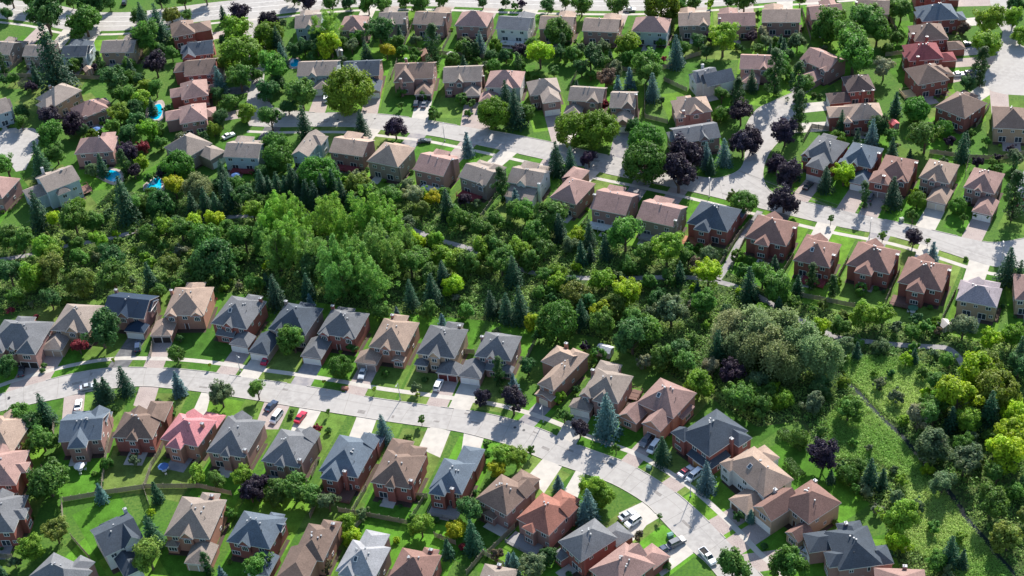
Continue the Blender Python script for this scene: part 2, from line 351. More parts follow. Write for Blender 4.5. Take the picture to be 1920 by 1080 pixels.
            e0, e1 = P3(u0, pr, ez), P3(u1, pr, ez); b0, b1 = P3(u0, vb, ez), P3(u1, vb, ez); rb_ = P3(um, vb, zt)
            rfr = P3(um, pr, zt) if kind == 'g' else P3(um, max(pr - ww / 2, vb + .1), zt)
            wr.face([e0, rfr, rb_, b0]); wr.face([e1, b1, rb_, rfr])
            if kind == 'h': wr.face([e0, e1, rfr])
            else:
                wl.face([P3(u0 + oo, pr - oo, ez - .15), P3(u1 - oo, pr - oo, ez - .15), P3(um, pr - oo, ez - .15 + (ww / 2 - oo) * pp)])
                for s_, t_ in ((e0, rfr), (rfr, e1)): wr.face([s_, t_, (*t_[:2], t_[2] - fas), (*s_[:2], s_[2] - fas)], 1)
            ol = ([(e0, e1)] if kind == 'h' else []) + [(e0, b0), (e1, b1)]
            for s_, t_ in ol: wr.face([s_, t_, (*t_[:2], ez - fas), (*s_[:2], ez - fas)], 1)
            if not tall: wr.face([e0, e1, b1, b0][::-1] if 0 else [(*p_[:2], ez - fas) for p_ in (e0, e1, b1, b0)], 1)
            else:
                f0, f1 = P3(u0, -.0, ez - fas), P3(u1, -.0, ez - fas); wr.face([(*e0[:2], ez - fas), (*e1[:2], ez - fas), f1, f0], 1)
        nm = 'garage' if len(g_) > 7 and g_[7] else ('dormer' if tall and pr < .8 else 'bay')
        wl.build(nm + '_wall', [M_wall], root, wcol); wr.build(nm + '_roof', [M_roof, M_trim], root, rcol)
        busy[side].append((u0, u1, pr, ez, tall))
        if nm == 'garage':
            nd = g_[7]; dc = DC[g_[8]] if len(g_) > 8 else DC['w']
            for k in range(nd):
                uu = um + (k - (nd - 1) / 2) * 2.75; put(GD, side, uu, pr - oo + .02, 0, dc, 'garage_door')
            if tall: put('l', side, um, pr - oo + .01, 4.1)
        elif nm == 'dormer': put('a' if ww > 2.9 else 'm', side, um, pr - oo + .01, 4.35)
        elif kind != 's':
            put('l' if ww > 3 else 'm', side, um, pr - oo + .01, 1.6)
            if tall: put('m', side, um, pr - oo + .01, 4.3)
        else: put('l', side, um, pr - oo + .01, 1.3)
    # --- windows on the walls that can be seen
    def blocked(side, u, z, hw):
        for (u0, u1, pr, ez, tall) in busy[side]:
            if u0 - hw < u < u1 + hw and (z < ez + 1.2): return True
        return False
    st = style or ('F' if any(g_[0] == 'n' and len(g_) > 7 for g_ in wings) else 'R')
    ups = [(.2, 'm'), (.5, 's' if st == 'R' else 'm'), (.8, 'm')]
    if W < 8: ups = [(.25, 's'), (.75, 's')]
    for u, k in ups:
        if not blocked('n', u * W, 4.4, .8): put(k, 'n', u * W + jr.uniform(-.3, .3), -o + .005, 4.35)
    if st == 'R':
        for u, k, zz in ((.28, 'd', 1.25), (.68, 'd', 1.25), (.9, 's', 1.7)):
            if not blocked('n', u * W, 1, .9) and W > 6: put(k, 'n', u * W + jr.uniform(-.2, .2), -o + .005, zz)
    else:
        for u, k, zz in ((.15, 'l', 1.5), (.4, 'l', 1.5), (.85, 'l', 1.5)):
            if not blocked('n', u * W, 1, 1.2): put(k, 'n', u * W, -o + .005, zz)
        for u in (.5, .62, .38, .75, .25):
            if not blocked('n', u * W, 1, .6): put(FD, 'n', u * W, -o + .008, 0, (.1, .05, .04), 'front_door'); break
    for side in 'rl':
        for u, zz, k in ((.3, 4.3, 's'), (.7, 4.3, 't'), (.55, 1.6, 's')):
            if not blocked(side, u * D, zz, .7) and jr.random() < .75: put(k, side, u * D, -o + .005, zz)
    # --- chimneys
    for (cx, cy) in ch:
        x, y = cx * W, cy * D; top = min(max(hz(min(max(x, 0), W), min(max(y, 0), D)) + 1.2, he + 1.6), zt + .9); cm = MB()
        cm.box(x - .45, x + .45, y - .35, y + .35, 0, top); cm.box(x - .5, x + .5, y - .4, y + .4, top, top + .12, 1)
        cm.tube((x - .18, y, top + .14), (x - .18, y, top + .5), .12, .1, 6, 1)
        cm.build('chimney', [M_wall, M_grey], root, wcol)
    for k in range(vents):
        x, y = jr.uniform(.3, .7) * W, jr.uniform(.42, .6) * D
        link('roof_vent', VENT, root, (x, y, hz(x, y) + .12), jr.uniform(0, 1.5))
    pv = MB(); x, y = jr.uniform(.62, .8) * W, jr.uniform(.25, .45) * D; pv.tube((x, y, hz(x, y) - .2), (x, y, hz(x, y) + .7), .07, .07, 6); pv.build('vent_pipe', [M_dark], root)
    if sky:
        for k in range(sky):
            x, y = (.42 + .15 * k) * W, .3 * D; s_ = link('skylight', SKY, root, (x, y, hz(x, y) + .02)); s_.rotation_euler = (math.atan(pitch), 0, 0)
    if deck:
        dside, dp, dwid, dpr, dh, dc = deck; T, rot, L = SD[dside]; d = MB()
        def BX(u0, u1, v0, v1, z0, z1, m=0):
            x0, y0 = T(u0, v0); x1, y1 = T(u1, v1); d.box(min(x0, x1), max(x0, x1), min(y0, y1), max(y0, y1), z0, z1, m)
        u0, u1 = dp * L - dwid / 2, dp * L + dwid / 2
        BX(u0, u1, -.35, dpr, dh - .15, dh)
        for u in (u0 + .1, u1 - .1, (u0 + u1) / 2): BX(u - .08, u + .08, dpr - .16, dpr, 0, dh + 1)
        BX(u0, u1, dpr - .1, dpr - .04, dh + .9, dh + 1.0); BX(u0, u1, dpr - .1, dpr - .06, dh + .12, dh + .2)
        for u in (u0, u1 - .06): BX(u, u + .06, -.3, dpr - .12, dh + .9, dh + 1.0)
        kk = u0
        while kk < u1: BX(kk, kk + .05, dpr - .09, dpr - .05, dh + .2, dh + .9); kk += .3
        d.build('deck', [M_wood], root, dc)
    return H
gar = lambda side, pos, pr=5.5, doors=2, dc='w', kind='h', w=6.3, ez=2.9, pp=.5: (side, pos, w, pr, ez, kind, pp, doors, dc)
dorm = lambda pos, w=3, side='n', pp=1.1, pr=.45: (side, pos, w, pr, 5.6, 'g', pp)
bay = lambda side, pos, w=3.5, pr=1.6, kind='h', ez=5.6, pp=.62: (side, pos, w, pr, ez, kind, pp)
DR, DW, DB, DO, DG = (.22, .04, .045), (.6, .6, .58), (.14, .075, .06), (.33, .14, .07), (.25, .24, .24)
#@@HOUSES
h = house
# top row (backs to the viewer)
h('T', (-20, 100), (17, 103), 10, 'x', 'gt', 'gt', [gar('f', .5)], style='R')
h('T', (41, 105), (88, 106), 9, 'x', 'gt', 'gt', [bay('n', .3, 3, 1.2, 'h', 2.8, .4), gar('f', .5)])
h('T', (113, 107), (161, 106), 9, 'x', 'dk', 'bl', [gar('f', .8, 7, ez=4.5), bay('r', .6, 6, .6, 'g', 5.6)], style='R')
h('T', (187, 99), (250, 98), 10, 'x', 'gt', 'tn', [gar('f', .3, 4)], deck=('n', .5, 8, 3, .6, DG))
h('T', (552, 54), (602, 51), 11, 'x', 'gt', 'bl', [dorm(.55, 3.4), gar('f', .7, 6)])
h('T', (634, 57), (683, 57), 11, 'h', 'rs', 'gt', [gar('f', .5, 6), bay('n', .6, 3.2, 1)], ch=[(.97, .3)])
h('T', (708, 46), (759, 45), 10, 'x', 'gt', 'gt', [dorm(.5, 3), gar('f', .9, 6)], ch=[(1, .1)])
h('T', (773, 45), (832, 48), 10.5, 'x', 'tn', 'pb', [gar('f', .5, 5)], deck=('n', .55, 6, 1.5, .7, DG), ch=[(1.0, .2)])
h('T', (852, 48), (913, 51), 11, 'h', 'rs', 'pb', [gar('f', .4, 5)], deck=('n', .5, 9, 3, .8, DB))
h('T', (929, 54), (990, 58), 10.5, 'x', 'gy', 'wh', [gar('f', .5, 5)], deck=('n', .5, 9, 3, .8, DW))
h('T', (1009, 54), (1073, 56), 10.5, 'x', 'tn', 'pb', [gar('f', .5, 5)])
h('T', (1091, 58), (1158, 61), 10.5, 'x', 'tn', 'pb', [gar('f', .25, 5)], deck=('n', .7, 6, 2.5, .5, DB))
h('T', (1183, 59), (1251, 62), 11, 'h', 'rs', 'bl', [gar('f', .5, 5)])
h('T', (1272, 49), (1332, 47), 10.5, 'x', 'tn', 'gt', [dorm(.78, 3.6, pp=.9), gar('f', .3, 5)])
h('T', (1346, 50), (1417, 48), 10.5, 'x', 'rs', 'pb', [gar('f', .2, 5)], ch=[(.05, .2)])
h('T', (1428, 42), (1501, 42), 10.5, 'x', 'tn', 'pb', [gar('f', .4, 5)])
h('T', (1521, 37), (1583, 31), 10.5, 'x', 'rs', 'pb', [dorm(.3, 4, pp=.9), gar('f', .5, 5)])
h('T', (1604, 25), (1667, 27), 11, 'x', 'tn', 'tn', [gar('f', .3, 5)], ch=[(0, .3)])
# upper right column
h('E', (1716, -3), (1782, -5), 10, 'h', 'db', 'rb', [gar('r', .6, 4)], ch=[(.3, 0)])
h('E', (1729, 41), (1799, 35), 11.5, 'h', 'bl', 'rb', [gar('r', .6, 4), bay('l', .5, 5, 1.2)], vents=4)
h('E', (1715, 78), (1779, 73), 11.5, 'h', 'br', 'rb', [gar('r', .0, 5.5, dc='w', w=6), bay('l', .6, 4, 1)], ch=[(.35, 0), (.0, .25)])
h('E', (1704, 115), (1770, 110), 11.5, 'h', 'rd', 'rb', [gar('r', .5, 5.5), bay('l', .6, 4, 1)], ch=[(.25, 0)], vents=4)
h('E', (1722, 160), (1781, 149), 12, 'h', 'br', 'rb', [bay('r', .6, 6, 1.5, 'h'), gar('r', .75, 5)], deck=('l', .7, 5, 4, .6, (.5, .38, .2)))
h('E', (1752, 200), (1809, 223), 13, 'h', 'br', 'rb', [gar('f', .85, 6)], ch=[(.97, .35)], deck=('n', .4, 4, 2, .8, DO))
h('E', (1863, 240), (1935, 243), 13, 'h', 'br', 'tn', [gar('f', .7, 5)])
h('K', (1590, 173), (1642, 168), 10.5, 'h', 'db', 'rb', [gar('l', .85, 6.5, w=7)], ch=[(.55, .0), (.9, .0)])
h('K', (1591, 226), (1658, 222), 10, 'h', 'tn', 'rb', [gar('l', .4, 6, w=7, ez=5.6, kind='h'), bay('n', -.03, 3, 1.2)], deck=('r', .3, 6, 2.5, .5, (.6, .12, .14)))
h('K', (1499, 111), (1552, 134), 10.5, 'x', 'rs', 'pb', [gar('n', .62, 5.5, kind='h'), dorm(.2, 2.6), bay('n', .85, 3, .8, 'g')], style='F')
h('K', (1386, 129), (1453, 131), 10.5, 'x', 'rs', 'pb', [gar('n', .35, 5, kind='h'), dorm(.68, 3.2)])
h('K', (1318, 158), (1352, 150), 10, 'x', 'gy', 'wh', [('r', .15, 7.5, 4.5, 5.6, 'g', .8), dorm(.5, 2.4), ('l', .5, 7, 2, 5.6, 'g', .7)], ch=[(.6, 1)], style='F')
h('K', (1268, 217), (1336, 208), 10, 'h', 'tn', 'pb', [bay('n', .1, 3.5, 1.5), dorm(.55, 5, pp=.8), bay('f', .6, 5, 2)], ch=[(.2, .0)])
h('K', (1268, 270), (1352, 257), 10, 'x', 'gy', 'pb', [dorm(.62, 3.4), bay('l', .5, 6, 1.5, 'h')], ch=[(.05, .2)])
# second row (fronts to the viewer, upper street)
h('U', (556, 143), (630, 141), 11, 'x', 'gt', 'bl', [gar('n', .66, 5, kind='h', w=6), dorm(.4, 3.2), bay('n', .14, 2.4, .8, 'h', 2.8, .5)], ch=[(1, .6)])
h('U', (642, 144), (711, 141), 11.5, 'x', 'dk', 'pb', [gar('n', .83, 7, kind='g', w=6.3), ('n', .3, 7.5, 2, 5.6, 'h', .8)], ch=[(.22, -.2)])
h('U', (739, 149), (812, 147), 12, 'x', 'br', 'pb', [gar('n', .78, 6.5, kind='h', dc='k'), ('n', .26, 7.5, 2, 5.6, 'h', .75)], ch=[(.2, -.2), (.2, 1)])
h('U', (830, 155), (903, 152), 11.5, 'x', 'gt', 'pb', [gar('n', .75, 5.5, kind='h', dc='b'), dorm(.42, 3.2), bay('n', .15, 2.4, .8, 'h', 2.8, .5)], ch=[(1, .5)])
h('U', (909, 164), (976, 165), 11.5, 'h', 'rs', 'wh', [gar('n', .12, 5.5, kind='h', dc='b'), dorm(.62, 4.4, pp=.9)])
h('U', (994, 180), (1052, 172), 10, 'h', 'gt', 'pb', [gar('n', .62, 6, kind='h', w=6.6, ez=5.6)])
h('U', (1064, 188), (1129, 192), 10, 'x', 'gt', 'pb', [gar('n', .2, 5, kind='h'), dorm(.72, 4.5, pp=.9), bay('f', .5, 5, 2.5, 'h', 2.9)])
h('U', (1142, 202), (1191, 203), 11, 'x', 'gt', 'pb', [gar('n', .6, 7, kind='g', pp=.8), dorm(.72, 4.8, pp=1.2)], ch=[(1, .35)])
# upper left column (garages towards the side street)
h('L', (322, 70), (366, 62), 11.5, 'h', 'br', 'rb', [('r', .5, 8, 6.5, 5.0, 'h', .5, 2, 'w')], style='R')
h('L', (352, 106), (400, 100), 11, 'x', 'dk', 'rb', [('l', .45, 6, 3, 5.6, 'h', .7), dorm(.05, 5, pp=.8, pr=1.2)])
h('L', (345, 143), (403, 138), 12, 'x', 'br', 'rb', [('l', .4, 7, 4.5, 5.6, 'h', .6), gar('r', .5, 2, kind='h')], ch=[(.0, .2)], sky=0)
h('L', (340, 187), (391, 178), 12, 'h', 'rs', 'rb', [('l', .4, 6.5, 4, 4.9, 'h', .5), gar('r', .8, 4, kind='h', w=6)])
h('L', (337, 233), (389, 224), 12, 'h', 'rs', 'pb', [('l', .3, 7, 5, 4.9, 'h', .5), gar('r', .8, 3, kind='h')], sky=0)
h('L', (-34, 224), (22, 207), 11, 'x', 'gt', 'bl', [('r', .5, 6, 1, 5.6, 'g', .7)])
h('L', (103, 199), (154, 169), 11, 'h', 'gt', 'tn', [('l', .6, 6, 3, 5.6, 'h', .6)], ch=[(.55, 1)])
h('L', (150, 224), (205, 203), 10, 'h', 'rs', 'pb', [bay('r', .6, 5, 2)], he=4.6)
# middle row (backs onto the woods)
h('M', (-60, 365), (4, 372), 12, 'h', 'rs', 'pb', [])
h('M', (88, 361), (151, 336), 11, 'x', 'gt', 'bl', [('n', .42, 4.6, 1.8, 5.6, 'h', .8), ('l', .4, 8, 5.5, 5.0, 'h', .5), bay('f', .3, 5, 3)], ch=[(.95, .4), (.3, 1.2)], deck=('r', .3, 5, 3, .8, DB), he=7.2)
h('M', (139, 289), (212, 284), 10, 'h', 'rs', 'pb', [bay('f', .3, 5, 3)], ch=[])
h('M', (307, 276), (350, 297), 11.5, 'h', 'gt', 'gt', [gar('r', .75, 6, w=7, ez=4.2)], deck=('l', .5, 5, 3.5, .9, DB))
h('M', (418, 294), (484, 297), 10, 'x', 'gt', 'bl', [gar('f', .4, 5)], deck=('n', .5, 8, 2.5, .9, DR))
h('M', (546, 290), (578, 294), 14, 'y', 'gt', 'bl', [('r', .75, 6, 1.5, 5.6, 'h', .6)])
h('M', (616, 285), (680, 294), 10.5, 'x', 'tn', 'pb', [gar('f', .65, 5)], deck=('n', .5, 8.5, 3, .9, DR))
h('M', (687, 302), (746, 314), 12.5, 'h', 'tn', 'gt', [gar('f', .7, 5)], ch=[(.97, .1)], he=6.2)
h('M', (774, 318), (831, 331), 11.5, 'x', 'rs', 'pb', [gar('f', .6, 5)], ch=[(1, .6)], deck=('n', .55, 6.5, 3, 1.0, DW), he=6.2)
h('M', (859, 331), (911, 348), 9.5, 'x', 'gt', 'gt', [dorm(.8, 3.2, pp=.9), gar('f', .95, 6, w=6.5)], deck=('n', .45, 8, 3.5, 1.0, DR), he=6.2)
h('M', (950, 341), (1011, 352), 10, 'x', 'gt', 'wh', [dorm(.45, 3.4), ('n', .5, 10, 4.5, 3.2, 's', .35), gar('f', .5, 6)], ch=[(1, .0)])
h('M', (1030, 370), (1080, 384), 13, 'h', 'rs', 'pb', [gar('f', .95, 7, ez=4.6)])
h('M', (1106, 391), (1173, 404), 12, 'x', 'rs', 'pb', [gar('f', .4, 5)], ch=[(0, .35)], deck=('n', .3, 7.5, 3.2, 1.1, DW), he=6.2)
h('M', (1192, 410), (1264, 426), 11.5, 'x', 'rs', 'gt', [gar('f', .75, 6)], ch=[(1.0, .1)], deck=('n', .5, 9, 3, 1.1, DG), he=6.2)
h('M', (1287, 418), (1364, 435), (1388, 392), 'h', 'dk', 'rb', [bay('n', .42, 5, 2.2, 'h'), gar('f', .2, 4)], ch=[(.05, .6)], vents=5, deck=('n', .3, 9, 4, .5, DO))
# right street, far side (fronts to the viewer)
h('P', (1503, 290), (1562, 306), 13, 'h', 'gy', 'rb', [gar('n', .62, 5, 2, 'w', 'h', 6.2, 5.6), dorm(.12, 3, pp=.9), bay('f', .7, 5, 2)], vents=3)
h('P', (1575, 303), (1634, 316), 12.5, 'h', 'bl', 'rb', [gar('n', .8, 6, kind='h'), dorm(.45, 2.6), bay('n', .12, 3.6, .9, 'g')], ch=[(1, .55)])
h('P', (1640, 330), (1703, 342), 13, 'h', 'rb', 'rb', [gar('n', .2, 3.5, 2, 'g', 'h', 6.4, 5.6), dorm(.8, 3, pp=.8)], ch=[(.3, -.1), (1, .7)])
h('P', (1722.5, 332.5), (1780, 345), 11.5, 'h', 'tn', 'pb', [gar('n', .82, 7.3, dc='c'), dorm(.45, 2.6), bay('f', .6, 5, 2.5, 'h', 3.2)], vents=4)
h('P', (1806, 351), (1865, 364), 12, 'h', 'rs', 'pb', [gar('n', .85, 7.6), dorm(.48, 2.6), bay('f', .6, 5, 2.5, 'h', 3.2)], vents=4)
h('P', (1904, 354), (1962, 366), 13, 'h', 'lg', 'rb', [bay('n', .3, 4, 1.2)], sky=1)
# right street, near side (backs)
h('N', (1396, 445), (1474, 462), (1493, 417), 'h', 'rb', 'rb', [bay('n', .45, 4.5, 2, 'h'), gar('f', .7, 4)], ch=[(1, .6)], deck=('n', .72, 4, 2.5, .4, DB))
h('N', (1486, 487.5), (1556, 502.5), (1579, 458), 'h', 'rb', 'rb', [gar('f', .8, 5)], ch=[(.98, .35)], deck=('n', .62, 7, 3.5, .6, DR), sky=1)
h('N', (1586, 496), (1667.5, 514.5), (1689, 470), 'h', 'rb', 'rb', [bay('n', .45, 5.2, 2.6, 'h'), gar('f', .75, 4)], ch=[(1, .65)], vents=6)
h('N', (1682, 529), (1766, 547), (1785, 498), 'h', 'rb', 'rb', [bay('n', .45, 5.2, 2.6, 'h'), gar('f', .75, 4)], ch=[(1, .65)], vents=6, deck=('n', .25, 8, 4.5, .6, DB))
h('N', (1792, 562), (1869, 577), (1880, 541), 'h', 'lv', 'tn', [bay('f', .3, 5, 2.5), gar('f', .8, 4)])
h('N', (1903, 562), (1965, 566), 12, 'h', 'rs', 'tn', [])
# lower street, far side (fronts)
h('Q', (-27, 652), (69, 657), 13, 'h', 'gy', 'pb', [gar('n', .82, 1.8, 2, 'k', 'h', 6.3, 5.6, .8), dorm(.5, 2.2, pp=1.3), ('n', .2, 6, 1.8, 5.6, 'h', .8), bay('f', .6, 6, 2)])
h('Q', (94, 619), (166, 623), 12.5, 'h', 'gt', 'tn', [gar('n', .16, 5.5, dc='t', w=7), dorm(.56, 3.8), bay('f', .4, 4, 2, 'h', 3)], ch=[(1, .6)], vents=3)
h('Q', (191, 590), (270, 598), 11, 'x', 'nv', 'pb', [gar('n', .82, 3.2, kind='h', w=6.6), dorm(.5, 3.6), ('r', .6, 6, .5, 5.6, 'g', .5)], ch=[(.02, .9)])
h('Q', (307, 592), (382, 591), 13.5, 'h', 'tn', 'ob', [gar('n', .0, 6, dc='k', w=6.6), dorm(.18, 3.6, pp=.8), dorm(.82, 3.6, pp=.8), bay('f', .5, 6, 2.5)], ch=[(0, .75)], vents=3)
h('Q', (395, 606), (462.5, 617.5), (495, 564), 'h', 'gy', 'rb', [gar('n', .92, 4.5, kind='h'), dorm(.48, 3.2), ('n', .4, 6, 1.6, 2.9, 's', .4), bay('f', .4, 5, 2)], ch=[(.9, .9)], sky=1, vents=4)
h('Q', (502, 617), (572, 629), (599, 577), 'h', 'dk', 'gt', [gar('n', .02, 8, dc='w', w=6.6, pp=.55), bay('f', .5, 5, 2, 'h', 5), dorm(.3, 3)], ch=[(.05, .9)])
h('Q', (594.5, 625), (666, 635), (694.5, 588), 'h', 'gy', 'rb', [gar('n', .06, 7.5, w=6.6), dorm(.18, 3.2, pp=.8), dorm(.82, 3.2, pp=.8), bay('f', .7, 5.5, 2.5, 'h', 4.6)], vents=4, ch=[(.05, .95)])
h('Q', (691, 650), (759, 659), (788, 605), 'h', 'tn', 'ob', [gar('n', .02, 4.2, dc='g', w=6.8), dorm(.47, 3.2), bay('n', .82, 3.8, 1.6, 'g', 2.9, .5), bay('f', .6, 5, 2.5)], ch=[(.25, 1)], vents=3)
h('Q', (780, 662.5), (852.5, 672), (877.5, 617.5), 'h', 'gy', 'tn', [gar('n', .88, 3.8, dc='r', w=6.6), dorm(.48, 3.6, pr=.8), bay('n', .14, 4, 1.8, 'h', 2.9, .5), bay('f', .4, 5, 2.5)], ch=[(.8, .95)], vents=3)
h('Q', (889, 667.5), (958, 677), (982, 631), 'h', 'gy', 'pb', [gar('n', .02, 6, w=6.6), dorm(.46, 2.6), ('n', .55, 5, 2, 2.9, 's', .4), bay('n', .88, 4, 2, 'h', 2.9, .5), bay('f', .6, 5, 2, 'h', 4)], ch=[(0, .7)], vents=3)
h('Q', (1007, 720), (1038, 733), (1097, 661), 'h', 'tn', 'ob', [gar('n', .5, 1.6, 1, 'c', 'g', 5.6, 3.1, .4), ('l', .3, 8, 4.6, 5.6, 'h', .62)], ch=[(-.3, .95)], vents=4)
h('Q', (1089, 740), (1159, 757), (1195, 707), 'h', 'gt', 'pb', [gar('n', .05, 2.8, dc='w', kind='h', ez=2.9), dorm(.12, 3.4, pp=.9), ('n', .55, 4.5, 1, 5.6, 'h', .8), bay('f', .75, 6.5, 4, 'h', 5, .5)], ch=[(0, .75)], vents=3, deck=('r', .85, 4, 2.5, .6, DB))
h('Q', (1193, 755), (1262, 785), (1305, 736), 'h', 'rs', 'ob', [('n', .02, 6, 5, 3.4, 'g', .8), gar('n', .68, 5, 1, 'b', 'g', 6, 4.5, .8), bay('r', .55, 6, .8, 's', 2.9, .3)], vents=5, sky=1)
h('Q', (1271, 814), (1330, 857), 14, 'h', 'dk', 'rb', [('n', .05, 5, .8, 5.5, 'h', .6), gar('n', .72, 1.6, 1, 'o', 's', 7, 2.9, .4), bay('r', .2, 7, 1.5, 's', 2.9, .4), bay('r', .75, 5, 2.5, 'h', 5.6)], ch=[(1.02, .55)], vents=4)
h('Q', (1358, 868), (1432, 932), (1482, 893), 'h', 'tn', 'wh', [gar('n', .78, 5.5, dc='b', kind='h', w=7), ('n', .08, 4, 1, 5.6, 'h', .6), bay('f', .8, 6, 3.5, 'h', 4, .5)], ch=[(1.02, .35)], vents=3, sky=1)
h('Q', (1460, 938), (1516, 983), (1584, 947), 'h', 'rb', 'tn', [gar('n', .05, 6, dc='w', kind='g', w=6.5, ez=5.2, pp=.8), ('n', .9, 4.5, 4.5, 3.2, 'g', .8)], ch=[(.1, 1.02)], vents=5)
h('Q', (1546, 996), (1573, 1070), (1651, 1047), 'h', 'dk', 'pb', [gar('n', .15, 5, dc='w', kind='h', ez=4.4), ('n', .7, 5, 2, 5.6, 'h', .6), bay('f', .3, 6, 3, 'h', 4.6), ('l', .4, 6, 2, 5.6, 'h', .6)], ch=[(-.02, .5)], vents=3)
h('Q', (1645, 1140), (1743, 1144), 12, 'h', 'rs', 'pb', [], ch=[(.6, .95)])
# lower street, near side (backs)
h('S', (-48, 845), (22, 851), 14, 'h', 'tn', 'ob', [])
h('S', (-50, 912), (30, 909), 13, 'h', 'rs', 'rb', [bay('r', .5, 4, 1.5)])
h('S', (-52, 1000), (26, 998), 13, 'h', 'gy', 'rb', [bay('r', .5, 4, 1.5)])
h('S', (109, 829), (190, 824), 11, 'x', 'bl', 'pb', [('n', .48, 5.2, 2.8, 5.6, 'h', .7), gar('f', .3, 3), gar('f', .75, 4)], vents=6)
h('S', (210, 820), (286, 823), (309, 775), 'h', 'br', 'rb', [('n', .5, 3.4, 1, 5.6, 'h', .9), gar('f', .75, 3), bay('f', .2, 6.5, 5, 'h', 5.4)], vents=5)
h('S', (300, 823), (371, 838), (399, 787), 'h', 'pk', 'ob', [('n', .45, 4.6, 2.2, 5.6, 'h', .75), gar('f', .3, 5)], ch=[(.85, .6)])
h('S', (386, 847), (459, 858), (508, 791), 'h', 'gy', 'pb', [('n', .5, 2.8, .6, 5.6, 'h', 1), gar('f', .8, 3)], ch=[(.97, .1)])
h('S', (489, 864), (561, 877.5), (596, 816), 'h', 'gy', 'pb', [('n', .5, 3, .6, 5.6, 'h', 1), gar('f', .5, 4)], ch=[(.97, .12)], vents=3, deck=('n', .25, 4, 2.5, .4, DG))
h('S', (597.5, 882.5), (671, 896), (706, 827), 'h', 'bl', 'rb', [('n', .35, 5, 2.4, 5.6, 'h', .8), gar('f', .3, 5)], ch=[(.68, .0)], vents=3, deck=('n', .45, 9.5, 4.5, .4, DB))
h('S', (694, 904), (770, 917), (801, 855), 'h', 'br', 'rb', [('n', .5, 2.8, .6, 5.6, 'h', 1.1), bay('f', .3, 5, 3), gar('f', .85, 7)], ch=[(.97, .12)], vents=3)
h('S', (804, 916), (866, 927.5), (891, 869), 'h', 'bl', 'rb', [('n', .3, 4.4, 1.6, 5.6, 'h', .8), gar('f', .3, 6, w=6, ez=5.2)], ch=[(.72, .0)], vents=4, deck=('n', .5, 8, 4, .3, DG))
h('S', (891, 935), (950, 967), (991, 915), 'h', 'br', 'pb', [bay('n', .45, 4, 1, 'h', 2.9), gar('f', .55, 6, ez=3.2)], vents=6)
h('S', (967.5, 972.5), (1029, 1005), (1077.5, 954), 'h', 'rt', 'pb', [bay('n', .45, 3.6, 1.4, 'h', 5.3, .5), gar('f', .55, 5.5)], deck=('n', .35, 9, 4, .3, DG), vents=3)
h('S', (1046, 1015), (1089, 1054), (1160, 1010), 'h', 'gy', 'rb', [('n', .2, 3.4, 2, 2.9, 'h', .5), gar('f', .35, 5)], vents=5, ch=[(.95, .1)])
h('S', (1104, 1068), (1160, 1112), (1228, 1058), 'h', 'rs', 'rb', [gar('f', .4, 6)], vents=6)
# bottom row (fronts)
h('V', (52, 1082), (125, 1118), (184, 1075), 'h', 'gy', 'pb', [bay('f', .3, 5, 2.5)], vents=3)
h('V', (197, 1044), (270, 1009), 11, 'x', 'dk', 'wh', [('n', .42, 5, 7, 3.2, 'h', .6, 1, 'w'), dorm(.72, 5, pp=1.1), bay('f', .5, 5, 1.5, 'h', 4.5)], ch=[(.95, 1.02)])
h('V', (307, 1004), (393, 1011), (414, 936), 'h', 'gt', 'ob', [gar('n', .85, 6, dc='t', w=6.8), dorm(.5, 3.6), bay('n', .15, 3.4, 1, 'h', 2.9), bay('f', .4, 5, 2)], ch=[(.7, .97)], vents=4)
h('V', (424, 1015), (506, 1030), (542, 972), 'h', 'bl', 'rb', [gar('n', .88, 6, w=6.6), dorm(.42, 3.4), bay('f', .3, 4, 2, 'h', 4.5), dorm(.7, 3, side='r', pp=.7)], vents=4)
h('V', (548, 1044), (606, 1053), (640, 990), 'h', 'br', 'ob', [gar('n', .3, 7, w=8, ez=5.6, kind='h'), bay('f', .3, 5, 2)], ch=[(.85, .97)], vents=5)
h('V', (629, 1070), (702, 1086), (735, 1027), 'h', 'lg', 'pb', [bay('f', .5, 6.5, 4), ('n', .3, 4, 1, 5.6, 'h', .9)], vents=4, sky=1)
h('V', (727, 1083), (802, 1098), (835, 1042), 'h', 'rb', 'rb', [bay('f', .3, 4, 1.5)], ch=[(.75, .97)], vents=4)
h('V', (880, 1128), (944, 1140), 12, 'h', 'gt', 'pb', [], ch=[(.5, .9)])
#@@ENDHOUSES
ORD = ['first', 'second', 'third', 'fourth', 'fifth', 'sixth', 'seventh', 'eighth', 'ninth', 'tenth', 'eleventh', 'twelfth', 'thirteenth', 'fourteenth', 'fifteenth', 'sixteenth', 'seventeenth', 'eighteenth', 'nineteenth', 'twentieth']
ROWN = dict(T='top row', E='upper right column', K='upper court', U='second row', L='upper left cluster', M='middle row', P="right street's far row", N="right street's near row", Q="lower street's far row", S="lower street's near row", V='bottom row')
RG = {k: 'houses of the ' + v for k, v in ROWN.items()}
for k in ROWN:
    hs = [q for q in HOUSES if q['row'] == k]; hs.sort(key=lambda q: q['A'][1] if k in 'EL' else q['A'][0])
    for i, q in enumerate(hs):
        q['ord'] = i; frm = 'from top' if k in 'EL' else 'from left'
        q['ref'] = f"{ORD[i]} house of {ROWN[k]}"
        q['root']['label'] = f"{RC[q['rc']][1]} roofed {WC[q['wc']][1]} house, {ORD[i]} {frm} in {ROWN[k]}"
        q['root']['category'] = 'house'; q['root']['group'] = RG[k]
